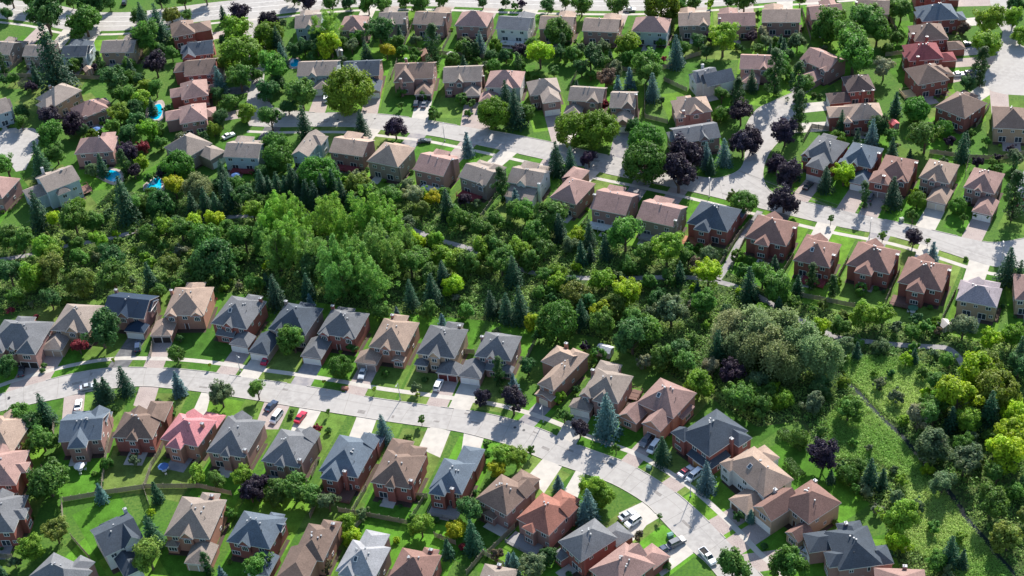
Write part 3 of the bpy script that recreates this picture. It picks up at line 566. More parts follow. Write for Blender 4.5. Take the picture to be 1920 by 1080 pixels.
# ------------------------------------------------------------ driveways
def seg_hit(p, d, poly):
    best = None
    for i in range(len(poly)):
        a, b = Vector(poly[i - 1]), Vector(poly[i]); e = b - a; den = d.x * e.y - d.y * e.x
        if abs(den) < 1e-9: continue
        ap = a - p; t = (ap.x * e.y - ap.y * e.x) / den; s = (ap.x * d.y - ap.y * d.x) / den
        if t > 0 and 0 <= s <= 1 and (best is None or t < best): best = t
    return best
DRV = []
for hi, q in enumerate(HOUSES):
    for g_ in q['wings']:
        if len(g_) < 9 or (q['row'] == 'S' and q['A'][0] > 100): continue
        side, pos, ww, pr = g_[:4]; W, D = q['W'], q['D']; e, n, a = q['e'], q['n'], q['a']
        if side == 'n': c = a + e * (pos * W) - n * (pr - .3); d = -n; u = e
        elif side == 'f': c = a + e * (W - pos * W) + n * (D + pr - .3); d = n; u = e
        elif side == 'l': c = a + n * (D - pos * D) - e * (pr - .3); d = -e; u = n
        else: c = a + n * (pos * D) + e * (W + pr - .3); d = e; u = n
        hit = [t for t in (seg_hit(c, d, r) for r in ROADS) if t]
        if not hit or min(hit) > 28: continue
        t = min(hit) ; hw = 2.9 if g_[7] == 2 else 2.4
        jr = random.Random(hi * 31 + 5); mt = jr.choices([M_concrete, M_paver, M_asphalt, M_pathm], [.15, .65, .05, .15] if q['row'] == 'Q' else [.4, .4, .1, .1])[0]
        # each side reaches the kerb
        hs = []
        for s in (-1, 1):
            tt = [x for x in (seg_hit(c + u * (hw * s * 1.05), d, r) for r in ROADS) if x and x < t + 8]; hs.append(min(tt) if tt else t)
        pts = [c - u * hw - d * .5, c + u * hw - d * .5, c + u * (hw * 1.05) + d * (hs[1] + .3), c - u * (hw * 1.05) + d * (hs[0] + .3)]
        DRV.append(pts); o = sheet('driveway', pts, .011 + .0001 * (len(DRV) % 20), mt)
for px_, mt in (([(496, 753), (543, 762), (522, 805), (476, 805)], M_paver), ([(562, 764), (602, 771), (575, 822), (540, 822)], M_concrete), ([(669, 781), (706, 787), (690, 830), (650, 830)], M_concrete), ([(803, 800), (845, 807), (825, 858), (785, 840)], M_concrete),
    ([(870, 811), (907, 822), (892, 872), (862, 868)], M_concrete), ([(262, 724), (298, 726), (284, 772), (250, 760)], M_paver), ([(378, 735), (396, 737), (384, 785), (360, 775)], M_concrete), ([(120, 745), (160, 735), (155, 785), (116, 790)], M_paver), ([(1018, 860), (1055, 873), (1020, 925), (990, 892)], M_concrete),
    ([(1080, 882), (1097, 888), (1078, 950), (1055, 925)], M_concrete), ([(1205, 941), (1237, 970), (1212, 985), (1195, 1008), (1165, 1030), (1150, 1020), (1178, 992), (1160, 962)], M_concrete), ([(1282, 1015), (1302, 1036), (1240, 1082), (1225, 1055), (1258, 1024)], M_concrete)):
    DRV.append(P2(px_)); sheet('driveway', DRV[-1], .0115, mt)
def in_drv(p): return any(inside(p, d) for d in DRV)
# kerbs and pavements
for nm, ln, s in (('kerb', LN, 1), ('kerb', LS, -1), ('kerb', MN, 1), ('kerb', MS, -1), ('kerb', CE, 1)):
    strip(nm, ln, 0 if s > 0 else -.18, .18 if s > 0 else 0, .0, M_concrete, h=.12, gaps=in_drv)
strip('pavement', LN, 3.3, 4.9, .017, M_concrete); strip('pavement', MS, -4.4, -2.9, .017, M_concrete)
strip('pavement', AS, -3.6, -2.1, .017, M_concrete)
#@@MORE
M_joint = mat('joint', (.22, .205, .19))
# lawns, beds and patios round each house
for hi, q in enumerate(HOUSES):
    jr = random.Random(hi * 7 + 3); a, e, n, W, D = q['a'], q['e'], q['n'], q['W'], q['D']
    R_ = not any(g_[0] == 'n' and len(g_) > 7 for g_ in q['wings'])
    def rect(x0, x1, y0, y1): return [a + e * x0 + n * y0, a + e * x1 + n * y0, a + e * x1 + n * y1, a + e * x0 + n * y1]
    for k, (y0, y1) in enumerate(((-15, D * .5), (D * .5, D + 14))):
        col = jr.choice([(.075, .19, .018), (.058, .155, .015), (.10, .205, .022), (.09, .16, .028), (.115, .17, .038), (.048, .125, .016)]); f = jr.uniform(.85, 1.12)
        o = sheet('lawn', rect(-1.3, W + 1.3, y0, y1), .002 + .00015 * ((hi * 2 + k) % 20), M_yard); o.color = (*[c * f for c in col], 1)
    if R_:
        x0 = jr.uniform(.1, .4) * W; w_ = jr.uniform(3, 6); sheet('patio', rect(x0, x0 + w_, -jr.uniform(2.5, 5), .5), .009, jr.choice([M_paver, M_concrete, M_pathm]))
    sheet('garden_bed', rect(.3, W - .3, -1.3, .5), .0085, M_mulch); sheet('garden_bed', rect(W - .3, W + .8, .5, D * .8), .0084, M_mulch)
TREE_DATA = """
20,-6,22,dg 62,-4,20,g 110,-2,18,dg 135,5,12,g 205,8,12,g 300,0,18,dg 345,2,16,g 385,-8,18,dg 550,-6,16,g 655,5,14,dg 760,0,14,g 830,-2,14,g 905,5,12,dg 1060,5,12,g 1300,5,14,g 1500,2,12,g 1560,5,12,dg 1365,5,12,dg
1650,720,12,gw 1670,700,9,dg 1640,700,8,lg 1600,830,10,g 1630,840,9,gw 1690,900,12,lg 1720,950,14,gw 1750,990,13,g 1800,1010,12,lg 1730,700,12,g 1580,880,12,dg 1760,830,12,g
240,180,18,g 275,165,14,lg 255,230,18,dg 290,240,17,g 210,240,16,g 285,200,9,E 238,215,15,lg 300,268,13,g 155,245,13,dg 345,215,9,dg 380,260,12,dg 425,85,16,dg 408,180,13,dg 440,190,13,g 300,95,12,dg 330,130,8,dg 240,120,13,g 150,115,12,dg 600,75,16,dg 640,80,13,g 550,95,14,dg 500,170,22,dg 540,200,16,dg 480,140,12,g 775,110,10,g 870,88,14,g 1090,130,15,dg 1130,120,14,g 1050,100,15,dg 1180,110,14,g 1240,190,10,dg 1310,80,14,dg 1420,95,12,g
12,28,12,dg 87,35,34,dg 158,38,32,g 175,8,30,dg 258,30,15,g 266,33,14,E 296,45,18,E 320,28,18,o 350,32,12,g 418,28,9,E 451,32,20,P 277,72,28,g 97,115,32,E 135,125,14,g 292,125,22,P 322,103,13,g 445,65,27,lg 452,105,34,L 412,122,14,o 410,152,14,S 450,150,24,g 215,155,28,dg 245,145,15,g 265,150,14,dg 292,168,16,g 225,180,18,g 262,190,20,lg 250,205,20,dg 222,218,20,lg 42,208,14,dg 40,232,14,g 95,225,22,P 138,232,24,P 98,258,28,g 242,255,20,dg 278,248,20,lg 315,205,10,dg 372,235,12,g 400,243,14,lg 428,192,18,g 462,210,18,lg 415,225,18,dg 5,150,10,dg
505,70,25,L 502,38,20,P 530,45,10,gw 577,5,18,P 622,10,15,g 612,50,22,T 620,85,24,l 570,88,16,dg 595,90,16,dg 520,78,14,E 528,102,11,S 510,102,12,l 512,130,28,g 520,155,16,dg 668,72,13,g 712,65,28,dg 725,98,15,y 745,80,14,g 565,180,28,g 655,176,40,lo 752,174,10,g 752,198,8,g 815,215,12,g 812,208,9,g 885,195,10,g 878,212,9,g 925,216,28,L 948,180,14,E 966,205,20,E 690,10,18,g 715,8,20,g 785,8,20,g 948,5,10,dg 508,225,22,g 570,232,16,E 677,232,14,E 741,243,20,P 518,270,26,g 876,272,12,S 860,92,9,g 872,97,5,C 880,95,5,C 888,96,5,C 895,97,5,C
965,12,8,g 978,8,9,P 1028,10,14,dg 1090,12,20,g 1158,10,20,g 1240,12,30,lo 1275,12,14,g 1332,8,10,l 1395,3,20,g 1422,25,8,g 1046,58,26,g 1012,105,25,l 975,98,14,P 1075,105,17,g 1107,112,24,dg 1178,80,24,lg 1240,80,10,g 1268,98,16,S 1245,110,7,R 1215,122,28,g 1218,140,23,g 1150,135,16,gw 1136,152,20,br 1224,165,14,S 1355,78,30,lg 1335,70,14,P 1408,72,12,P 1428,65,12,w 1325,100,12,dg 1131,198,12,R 1075,246,30,L 1122,248,33,L 1210,268,30,G 1187,235,16,dg 990,215,16,g 1384,178,10,C 1389,215,22,P 1365,210,10,dg 1408,265,22,P
1043,300,17,E 1070,305,14,E 1104,300,16,P 1090,318,8,g 1208,310,37,G 1281,290,34,P 1272,335,30,P 1325,292,13,S 1358,287,14,S 1393,272,24,P 1395,383,22,G 1375,370,12,o 965,395,16,g 985,400,20,g 1030,408,30,g 1005,440,24,g 972,470,22,lg 995,490,18,g 1020,475,18,g 1068,460,14,gw 1105,440,14,E 1107,475,10,E 1135,465,14,E 1172,445,30,g 1207,478,20,g 1250,475,28,lg 1290,490,16,g 1330,478,17,gw 1300,500,13,br 1328,518,24,l 1275,512,12,E 1128,525,22,lg 1045,510,16,lg 1020,520,14,g 1250,525,14,g 1220,530,14,g 1395,510,14,g 1430,520,24,g
1453,135,13,C 1465,120,20,g 1497,155,12,C 1510,160,18,g 1499,210,12,C 1472,250,26,P 1495,80,17,gw 1470,90,10,E 1452,75,10,o 1480,105,12,dg 1560,50,28,g 1590,75,32,g 1625,45,33,g 1645,60,26,g 1600,105,38,g 1545,55,22,g 1665,90,12,g 1683,72,12,g 1690,20,22,g 1672,10,14,g 1657,132,20,w 1855,40,28,lg 1848,90,27,lg 1841,125,12,C 1807,52,12,br 1900,35,18,lg 1915,65,18,lg 1905,8,16,dg 1717,208,22,G 1680,195,12,E 1735,262,28,g 1650,240,20,dg 1672,258,14,g 1822,250,10,g 1812,260,8,E 1850,265,10,g 1815,160,16,dg 1526,178,6,B 1538,180,6,B
1481,332,27,P 1470,375,27,P 1455,305,18,P 1549,338,14,E 1582,330,21,l 1675,362,17,E 1621,364,8,C 1660,390,9,g 1715,360,10,l 1712,405,12,gv 1558,410,8,gv 1655,442,9,gv 1713,448,16,P 1740,452,6,gv 1749,476,12,S 1735,485,5,B 1811,483,5,g 1892,500,20,E 1912,515,15,E 1808,408,9,gv 1458,540,28,g
12,312,24,g 75,305,20,E 105,290,20,g 240,290,20,P 268,278,13,R 232,310,9,C 252,325,13,P 266,308,14,l 333,318,28,G 312,335,18,P 328,355,20,y 375,350,30,W 420,350,14,E 232,375,24,E 250,390,18,g 300,385,24,dg 285,365,14,g 360,385,14,E 385,380,16,E 405,385,14,E 430,365,17,E 440,345,16,g 455,375,20,dg 70,395,20,E 107,415,15,l 140,420,25,g 170,420,16,g 190,415,12,g 40,455,22,g 10,450,20,g 85,465,22,lg 185,455,17,lg 217,438,9,l 145,460,14,g 280,440,18,g 310,430,16,lg 340,435,20,g 370,420,19,l 400,415,18,l 425,430,16,g 440,450,16,g 390,460,27,g 400,490,36,dg 440,480,20,g 460,455,24,g 475,400,18,lg 210,490,24,dg 215,530,27,g 280,520,15,E 100,510,26,o 150,530,24,o 60,520,24,lg 20,520,24,dg 110,480,20,lg 150,490,16,g 320,500,18,o
520,295,27,g 598,338,31,G 490,345,14,E 505,350,12,E 520,348,14,E 535,352,12,E 548,338,16,E 560,355,14,E 575,365,16,E 590,372,16,E 605,358,16,E 625,350,16,E 640,362,14,E 670,345,21,o 690,360,18,g 705,375,14,g 732,375,20,g 775,372,18,w 812,377,14,y 790,395,16,o 830,365,13,g 838,385,16,E 860,410,20,g 845,400,14,dg 880,415,14,g 905,440,20,g 820,452,14,lg
525,395,26,T 558,405,28,T 500,420,24,T 545,445,32,T 618,405,28,T 640,430,25,T 690,400,33,T 715,415,30,T 735,430,25,T 760,455,22,D 700,460,34,D 660,485,32,D 620,490,32,D 580,470,28,D 740,485,28,D 640,520,30,D 700,520,32,D 575,510,24,dg 520,470,28,D 485,450,20,D 770,500,24,g
825,480,20,lg 850,495,22,lg 880,500,22,g 830,515,15,E 900,475,20,lg 925,470,22,g 940,500,24,g 790,490,20,g 800,520,18,g 850,535,20,l
96,565,18,dg 20,583,9,R 67,592,6,R 30,560,16,g 188,624,35,dg 149,652,15,R 82,685,6,B 80,695,6,B 330,663,17,gv 212,675,5,lv 232,715,16,E 198,730,14,E 185,735,14,E 333,720,14,S 82,770,18,E 415,745,23,gw 35,785,26,g 60,800,22,dg 482,731,18,gv 393,684,4,lv 215,767,9,B 297,754,8,B 320,770,13,g 297,548,15,g 402,560,6,R 10,700,10,dg 8,690,20,dg 78,825,27,g 460,790,8,E
515,548,18,E 770,555,16,E 810,545,18,E 800,585,16,g 715,585,16,g 920,570,14,E 950,580,16,E 550,638,28,g 638,690,20,G 722,700,8,G 660,650,12,dg 607,715,4,yv 702,729,5,lv 783,740,5,lv 796,712,8,B 903,745,17,P 962,757,26,P 963,722,12,S 718,805,16,S 790,787,9,gv 615,772,6,gv 595,802,10,R 616,808,8,B 545,780,6,B 548,772,6,B 942,732,8,B
975,575,20,E 1000,605,14,l 1045,610,32,G 1010,630,12,dg 990,690,16,dg 1097,650,10,P 1122,668,14,G 1108,682,8,g 1080,730,9,dg 1050,745,13,lg 1058,782,15,g 1087,806,19,P 1138,782,25,S 1185,635,36,dg 1210,620,32,g 1245,670,24,g 1270,660,24,dg 1310,720,28,lg 1290,680,26,g 1210,680,15,w 1372,705,24,P 1385,750,29,g 1420,775,15,g 1430,760,18,g 1175,555,24,l 1150,575,22,o 1080,555,25,o 1100,570,18,dg 1125,590,18,l 1190,600,20,g 1258,590,28,gw 1320,570,20,g 1090,590,16,E 1130,610,22,g
1370,612,44,W 1415,615,50,W 1465,625,52,W 1505,650,50,W 1545,672,42,W 1440,660,50,W 1392,650,40,W 1485,680,40,W
1460,555,20,g 1485,570,14,g 1543,572,11,o 1523,580,8,g 1540,618,17,l 1575,612,18,g 1622,590,27,lg 1655,597,21,lg 1680,615,13,gw 1738,615,14,g 1757,620,10,br 1806,617,26,gw 1857,642,19,l 1900,630,22,lg 1835,697,38,l 1795,752,38,l 1868,737,36,lo 1908,777,28,l 1895,815,28,l 1850,690,26,lo 1815,790,24,lg 1765,745,22,lg 1910,690,24,dg 1780,680,18,g 1715,668,9,E 1607,658,10,E 1700,674,13,l 1760,720,22,g 1680,745,14,gw 1720,790,25,w 1590,770,26,g 1750,780,28,g 1820,790,20,g
1545,855,29,P 1590,892,17,G 1605,917,11,G 1632,890,19,E 1655,900,12,E 1625,920,16,gw 1683,970,36,lg 1660,1045,15,dg 1645,955,12,w 1750,835,33,gw 1740,882,13,l 1767,910,25,gw 1808,870,30,gw 1882,850,38,l 1870,890,24,g 1860,945,33,g 1900,920,20,g 1890,1010,29,o 1783,1035,19,E 1805,1050,12,E 1755,1055,20,g 1480,1062,32,g 1500,820,18,g 1373,1074,34,g 1433,1022,8,dg 1408,968,8,S 1385,968,12,dg
970,860,20,lg 995,843,10,gv 1155,840,10,gv 1242,846,17,E 1325,896,18,S 1112,915,25,lg 1130,930,23,lg 1103,950,19,S 1095,968,15,S 1080,955,8,br 1047,906,10,S 1198,1006,12,br 1237,968,6,gv 1027,1042,18,dg 997,1068,28,gw 965,1058,14,S 1250,1062,10,B
88,900,40,g 40,840,12,o 105,1000,25,o 60,1030,25,lg 252,862,13,gw 365,893,18,lg 405,905,17,g 455,895,20,lg 470,925,22,P 432,965,12,G 283,998,20,E 283,960,9,l 280,1045,32,o 415,1077,10,S
520,920,25,g 555,915,30,g 585,930,22,g 485,905,18,P 617,945,19,gw 488,1065,26,g 648,980,19,lg 660,1005,18,l 680,965,13,gw 613,1062,12,br 790,990,23,lg 775,975,12,g 855,992,21,y 879,960,26,dg 885,1008,19,E 867,1023,8,R 933,1040,13,br 955,1052,11,S 743,1010,8,l 765,825,12,g 912,834,9,g 910,855,12,g 945,860,22,lg 932,882,17,y
"""
CAR_DATA = [(499.5, 677, 10, -17, 'sedan', 'red'), (680, 703, -7, 20, 'sedan', 'silver'), (822.5, 725, 10, -22, 'suv', 'white'), (509, 764, 14, -15, 'sedan', 'navy'), (519, 785, -14, 18, 'van', 'white'), (564, 785, 12, -16, 'sedan', 'crimson'),
 (259.5, 652.5, 1, -18, 'suv', 'navy'), (41, 699, 2, -18, 'sedan', 'dark'), (148, 762, 2, -12, 'sedan', 'white'), (166, 728, 18, -4, 'sedan', 'silver'), (1211, 830, -10, 13, 'suv', 'grey'), (1226, 841, -10, 13, 'van', 'white'),
 (1286, 887, 15, -11, 'sedan', 'white', 'crimson'), (1302, 894, -15, 12, 'van', 'white'), (1176, 969, 16, -9, 'sedan', 'silver'), (1187, 981, -16, 11, 'suv', 'white'), (1241, 1035, -22, 11, 'sedan', 'navy'), (1269, 1020, 22, -11, 'suv', 'grey'), (1327, 1047, 20, 22, 'pickup', 'white'),
 (1512, 1040, 14, 8, 'sedan', 'silver'), (612, 188, 2, -14, 'suv', 'white'), (781, 197, 3, -14, 'suv', 'dark'), (796, 198, 5, -14, 'sedan', 'grey'), (796, 267, 14, -1, 'sedan', 'dark'), (234, 7, 3, -14, 'suv', 'dark'), (429, 257, 14, -6, 'sedan', 'white'),
 (1181, 20, 10, 0, 'sedan', 'white'), (1797, 142, 14, -1, 'sedan', 'white'), (1820, 140, 20, -4, 'suv', 'navy'), (1812, 85, 14, -2, 'sedan', 'dark'), (1515, 351, 12, -12, 'sedan', 'dark'), (1632, 372, 11, -20, 'suv', 'grey')]
FENCE_DATA = [[(752, 100), (773, 50)], [(752, 93), (828, 103)], [(829, 98), (845, 66)], [(905, 104), (922, 71)], [(830, 103), (920, 111)], [(928, 128), (939, 108)], [(939, 109), (962, 113)], [(734, 148), (745, 118)],
 [(995, 82), (1008, 55)], [(1115, 124), (1145, 127)], [(1165, 132), (1190, 137), (1260, 127)], [(1245, 152), (1288, 172)], [(1210, 222), (1252, 232)], [(1209, 160), (1209, 220)], [(1070, 162), (1083, 137)], [(1285, 112), (1315, 103)],
 [(1503, 18), (1520, 76)], [(1667, 35), (1680, 57)], [(1507, 266), (1522, 240), (1625, 256)], [(1660, 106), (1693, 102)], [(1830, 240), (1855, 200)],
 [(1743, 288), (1815, 298), (1875, 300), (1920, 290)], [(1810, 330), (1816, 300)], [(1459, 527), (1487, 483)], [(1563, 539), (1590, 488)], [(1672, 540), (1687, 510)], [(1660, 570), (1672, 542)], [(1767, 600), (1792, 548)], [(1490, 555), (1552, 567), (1602, 577)],
 [(1350, 500), (1380, 450), (1405, 420)], [(1372, 505), (1397, 450), (1420, 412)], [(1085, 435), (1102, 412)], [(902, 410), (955, 335)], [(283, 670), (302, 565)], [(103, 790), (101, 815)], [(207, 810), (197, 872), (192, 922)], [(302, 848), (285, 875), (272, 914)],
 [(120, 941), (200, 927), (275, 916), (375, 915), (435, 929)], [(117, 943), (119, 978)], [(270, 917), (280, 947)], [(135, 1010), (170, 1050)], [(0, 1046), (25, 1048)], [(365, 875), (388, 852)], [(0, 145), (100, 145), (200, 150)], [(15, 137), (42, 115)], [(35, 162), (52, 150)],
 [(635, 960), (695, 970), (767, 984)], [(662, 961), (687, 919)], [(770, 978), (795, 937)], [(667, 992), (680, 977)], [(815, 1007), (855, 1022)], [(915, 1040), (965, 990)], [(875, 1078), (907, 1040)], [(908, 1041), (945, 1062)], [(582, 972), (592, 950)], [(777, 932), (802, 934)], [(585, 895), (598, 865)], [(867, 662), (890, 664)], [(987, 677), (1007, 635)]]
for nm, ln, ds in (('road_joint', LN, (-2.9, -5.8)), ('road_joint', MS, (2.9, 5.4))):
    for d in ds[:1]: strip(nm, ln, d, d + .07, .026, M_joint)
def joints(L1, L2, step):
    jr = random.Random(3)
    for i in range(2, len(L1) - 2, step):
        a = L1[i]; b = min(L2, key=lambda q: (q - a).length); t = (b - a).normalized(); n_ = Vector((-t.y, t.x)) * .045; mb = MB(); m_ = (a + b) / 2 + n_ * jr.uniform(-6, 6)
        for p, q in ((a, m_), (m_, b)): mb.face([(*(p - n_), .028), (*(q - n_), .028), (*(q + n_), .028), (*(p + n_), .028)])
        struct(mb.build('road_joint', [M_joint]))
joints(LN, LS, 3); joints(MS, MN, 4)
jr = random.Random(12)
M_patch = ground_mat('patched_asphalt', [(.20, .185, .175), (.25, .235, .22)], [1.2])
for L1, L2, w_ in ((LN, LS, 1), (MS, MN, 1)):
    for k in range(16):
        i = jr.randrange(3, len(L1) - 4); a_ = L1[i]; b_ = min(L2, key=lambda q: (q - a_).length); t_ = (L1[i + 1] - a_).normalized(); c_ = a_ + (b_ - a_) * jr.uniform(.1, .75); u_ = (b_ - a_).normalized()
        l_, h_ = jr.uniform(.5, 3.5), jr.uniform(.35, 1.4); sheet('road_patch', [c_, c_ + t_ * l_, c_ + t_ * l_ + u_ * h_, c_ + u_ * h_], .0185, M_patch)
    for k in range(6):
        i = jr.randrange(3, len(L1) - 4); a_ = L1[i]; b_ = min(L2, key=lambda q: (q - a_).length); c_ = a_ + (b_ - a_) * jr.uniform(.25, .7)
        sheet('manhole_cover', [c_ + Vector((math.cos(v), math.sin(v))) * .42 for v in [x * math.pi / 6 for x in range(12)]], .03, M_dark)
# ------------------------------------------------------------ leaf meshes
def quads(name, C, Nn, S, tint, m=None, up=None, asp=1.0):
    """C centres, Nn normals (n,3), S half sizes (n), tint (n,3)"""
    k = len(C); Nn = Nn / np.maximum(np.linalg.norm(Nn, axis=1, keepdims=True), 1e-6)
    rg = np.random.default_rng(k); rv = rg.normal(size=(k, 3)) if up is None else up
    a = np.cross(Nn, rv); a /= np.maximum(np.linalg.norm(a, axis=1, keepdims=True), 1e-6); b = np.cross(Nn, a)
    S = S[:, None]; jx = 1 + rg.uniform(-.3, .3, (k, 1))
    V = np.stack([C - a * S * jx - b * S * asp * .3, C - a * S * .2 - b * S * asp, C + a * S * jx + b * S * asp * .2, C + a * S * .15 + b * S * asp], 1).reshape(-1, 3).astype(np.float32)
    me = bpy.data.meshes.new(name); me.vertices.add(4 * k); me.vertices.foreach_set('co', V.ravel()); me.loops.add(4 * k); me.loops.foreach_set('vertex_index', np.arange(4 * k, dtype=np.int32))
    me.polygons.add(k); me.polygons.foreach_set('loop_start', np.arange(0, 4 * k, 4, dtype=np.int32)); me.polygons.foreach_set('loop_total', np.full(k, 4, np.int32)); me.update(calc_edges=True)
    at_ = me.attributes.new('tint', 'FLOAT_COLOR', 'POINT'); t4 = np.ones((k, 4), np.float32); t4[:, :3] = tint; at_.data.foreach_set('color', np.repeat(t4, 4, 0).ravel())
    me.materials.append(m or M_leaf); return me
def clumpy(seed, nc, per, cen, crad, leaf, sx=1.0, sz=1.0, tv=.28, out=.6):
    rg = np.random.default_rng(seed); C, Nn, S, T = [], [], [], []
    for i in range(nc):
        c = np.array(cen(rg, i)); cr = crad * rg.uniform(.7, 1.3); d = rg.normal(size=(per, 3)); d /= np.linalg.norm(d, axis=1, keepdims=True)
        p = c + d * cr * (rg.uniform(.55, 1.05, (per, 1))); C.append(p); Nn.append(d * .8 + rg.normal(size=(per, 3)) * .55 + np.array(c) * out + [0, 0, .25])
        S.append(leaf * rg.uniform(.6, 1.4, per)); br = 1 + rg.uniform(-tv, tv); hue = rg.uniform(-.1, .1)
        T.append(np.array([br * (1 + hue), br, br * (1 - hue)]) * (1 + rg.uniform(-.18, .18, (per, 1))))
    return np.concatenate(C), np.concatenate(Nn), np.concatenate(S), np.concatenate(T)
def sph(rg, rmin, rmax, zlo=-.6):
    while 1:
        d = rg.normal(size=3); d /= np.linalg.norm(d)
        if d[2] > zlo: return d * rg.uniform(rmin, rmax)
def crown_mesh(kind, seed, small=False):
    q = .35 if small else 1; lf = 1.75 if small else 1
    if kind == 'round':
        c = clumpy(seed, int(110 * q), 95, lambda rg, i: sph(rg, .7, .9, -.75) * [1, 1, .92], .23, .042 * lf, tv=.16)
    elif kind == 'loose':
        rg0 = np.random.default_rng(seed); lob = [sph(rg0, .3, .6, -.6) for _ in range(7)]
        def cen(rg, i):
            l = lob[i % 7]; return (l + sph(rg, .2, .5, -.85)) * [1, 1, 1.05]
        c = clumpy(seed, int(105 * q), 80, cen, .2, .045 * lf, tv=.24)
    elif kind == 'tall':
        rg0 = np.random.default_rng(seed); cols = [(rg0.uniform(-.75, .75), rg0.uniform(-.75, .75), rg0.uniform(.7, 1.5)) for _ in range(16)]
        def cen(rg, i):
            x, y, h_ = cols[i % 16]; t = rg.uniform(-1.2, h_); s_ = max(.04, .24 * (1 - max(0, t) / (h_ + .15))); return np.array([x + rg.normal() * s_, y + rg.normal() * s_, t])
        c = clumpy(seed, int(300 * q), 52, cen, .15, .029 * lf, tv=.24, out=.2)
    elif kind == 'willow':
        rg0 = np.random.default_rng(seed); lob = [sph(rg0, .3, .62, -.1) for _ in range(9)]
        C, Nn, S, T = [], [], [], []
        for i in range(int(950 * q)):
            l = lob[i % 9]; p0 = l + sph(rg0, .1, .36, -.2); L = rg0.uniform(.3, .9); k = 17; t = np.linspace(0, 1, k)[:, None]; dirn = np.array([p0[0], p0[1], 0]) * .3
            p = p0 + dirn * t + np.array([0, 0, -1]) * (t ** 1.4) * L + rg0.normal(size=(k, 3)) * .045; C.append(p); Nn.append(np.tile(l + [0, 0, .3], (k, 1)) + rg0.normal(size=(k, 3)) * .6); S.append(.032 * lf * rg0.uniform(.6, 1.3, k))
            br = 1 + rg0.uniform(-.25, .25); T.append(np.tile([br, br, br * .95], (k, 1)))
        c = tuple(map(np.concatenate, (C, Nn, S, T)))
    elif kind == 'conifer':
        rg = np.random.default_rng(seed); C, Nn, S, T = [], [], [], []; H = 3.4; tiers = int(22 * (.7 if small else 1))
        for k in range(tiers):
            z = H * (k / tiers) ** .92; r = 1.0 * (1 - k / tiers) ** .85 + .05; nb = max(5, int(15 * r + 3)); br = 1 + rg.uniform(-.15, .15)
            for j in range(nb):
                a = 2 * math.pi * (j + rg.uniform(-.3, .3)) / nb; rr = r * rg.uniform(.78, 1.1); m_ = max(4, int(19 * rr * (.6 if small else 1))); t = rg.uniform(.15, 1, m_)[:, None]
                d = np.array([math.cos(a), math.sin(a), 0]); p = d * rr * t + np.array([0, 0, z]) + np.array([0, 0, -.22]) * rr * t ** 1.5 + rg.normal(size=(m_, 3)) * [.045, .045, .03]
                C.append(p); Nn.append(np.tile(d * .55 + [0, 0, 1], (m_, 1)) + rg.normal(size=(m_, 3)) * .45); S.append(.062 * lf * rg.uniform(.6, 1.25, m_)); b2 = br * (1 + rg.uniform(-.14, .14)); T.append(np.tile([b2, b2, b2], (m_, 1)))
        c = tuple(map(np.concatenate, (C, Nn, S, T))); c[0][:, 2] -= 1.5
    elif kind == 'column':
        c = clumpy(seed, int(90 * q), 60, lambda rg, i: (lambda z: np.array([*(rg.normal(size=2) * .45 * math.sqrt(max(.02, 1 - ((z + .6) / 3.4) ** 2))), z]))(rg.uniform(-2.8, 2.7)), .3, .07 * lf, tv=.12)
        c[0][:, :2] *= 1.0
    elif kind == 'bush':
        c = clumpy(seed, 34, 34, lambda rg, i: sph(rg, .45, .75, -.2) * [1, 1, .75], .3, .11, tv=.2)
    return quads(kind + '_crown', *c)
def trunk_mesh(kind, seed):
    b = MB(); rr = random.Random(seed)
    z0 = dict(round=-1.0, loose=-1.05, tall=-1.75, willow=-1.0, conifer=-1.75, column=-3.1, bush=-.7)[kind]
    top = dict(round=.2, loose=.3, tall=1, willow=.3, conifer=1.7, column=2.4, bush=0)[kind]; r = .075
    b.tube((0, 0, z0), (0, 0, -.3), r, r * .7, 7); b.tube((0, 0, -.3), (.03, 0, top), r * .7, .015, 6)
    if kind in ('round', 'loose', 'willow', 'tall'):
        for k in range(6):
            a = k * 1.05 + rr.random(); zz = -.75 + .12 * k; b.tube((0, 0, zz), (.5 * math.cos(a), .5 * math.sin(a), zz + .6), r * .45, .012, 5)
    return b.mesh(kind + '_trunk', [M_bark])
CM = {}
for kind, n1, n2 in (('round', 3, 2), ('loose', 5, 3), ('tall', 3, 0), ('willow', 3, 0), ('conifer', 3, 2), ('column', 2, 0), ('bush', 3, 0)):
    CM[kind] = [crown_mesh(kind, 11 + i) for i in range(n1)]; CM[kind, 's'] = [crown_mesh(kind, 51 + i, True) for i in range(n2)] or CM[kind]; CM[kind, 't'] = [trunk_mesh(kind, i) for i in range(2)]
GZ = dict(round=1.0, loose=1.05, tall=1.75, willow=1.0, conifer=1.75, column=3.1, bush=.6)      # ground below the crown centre, in radii
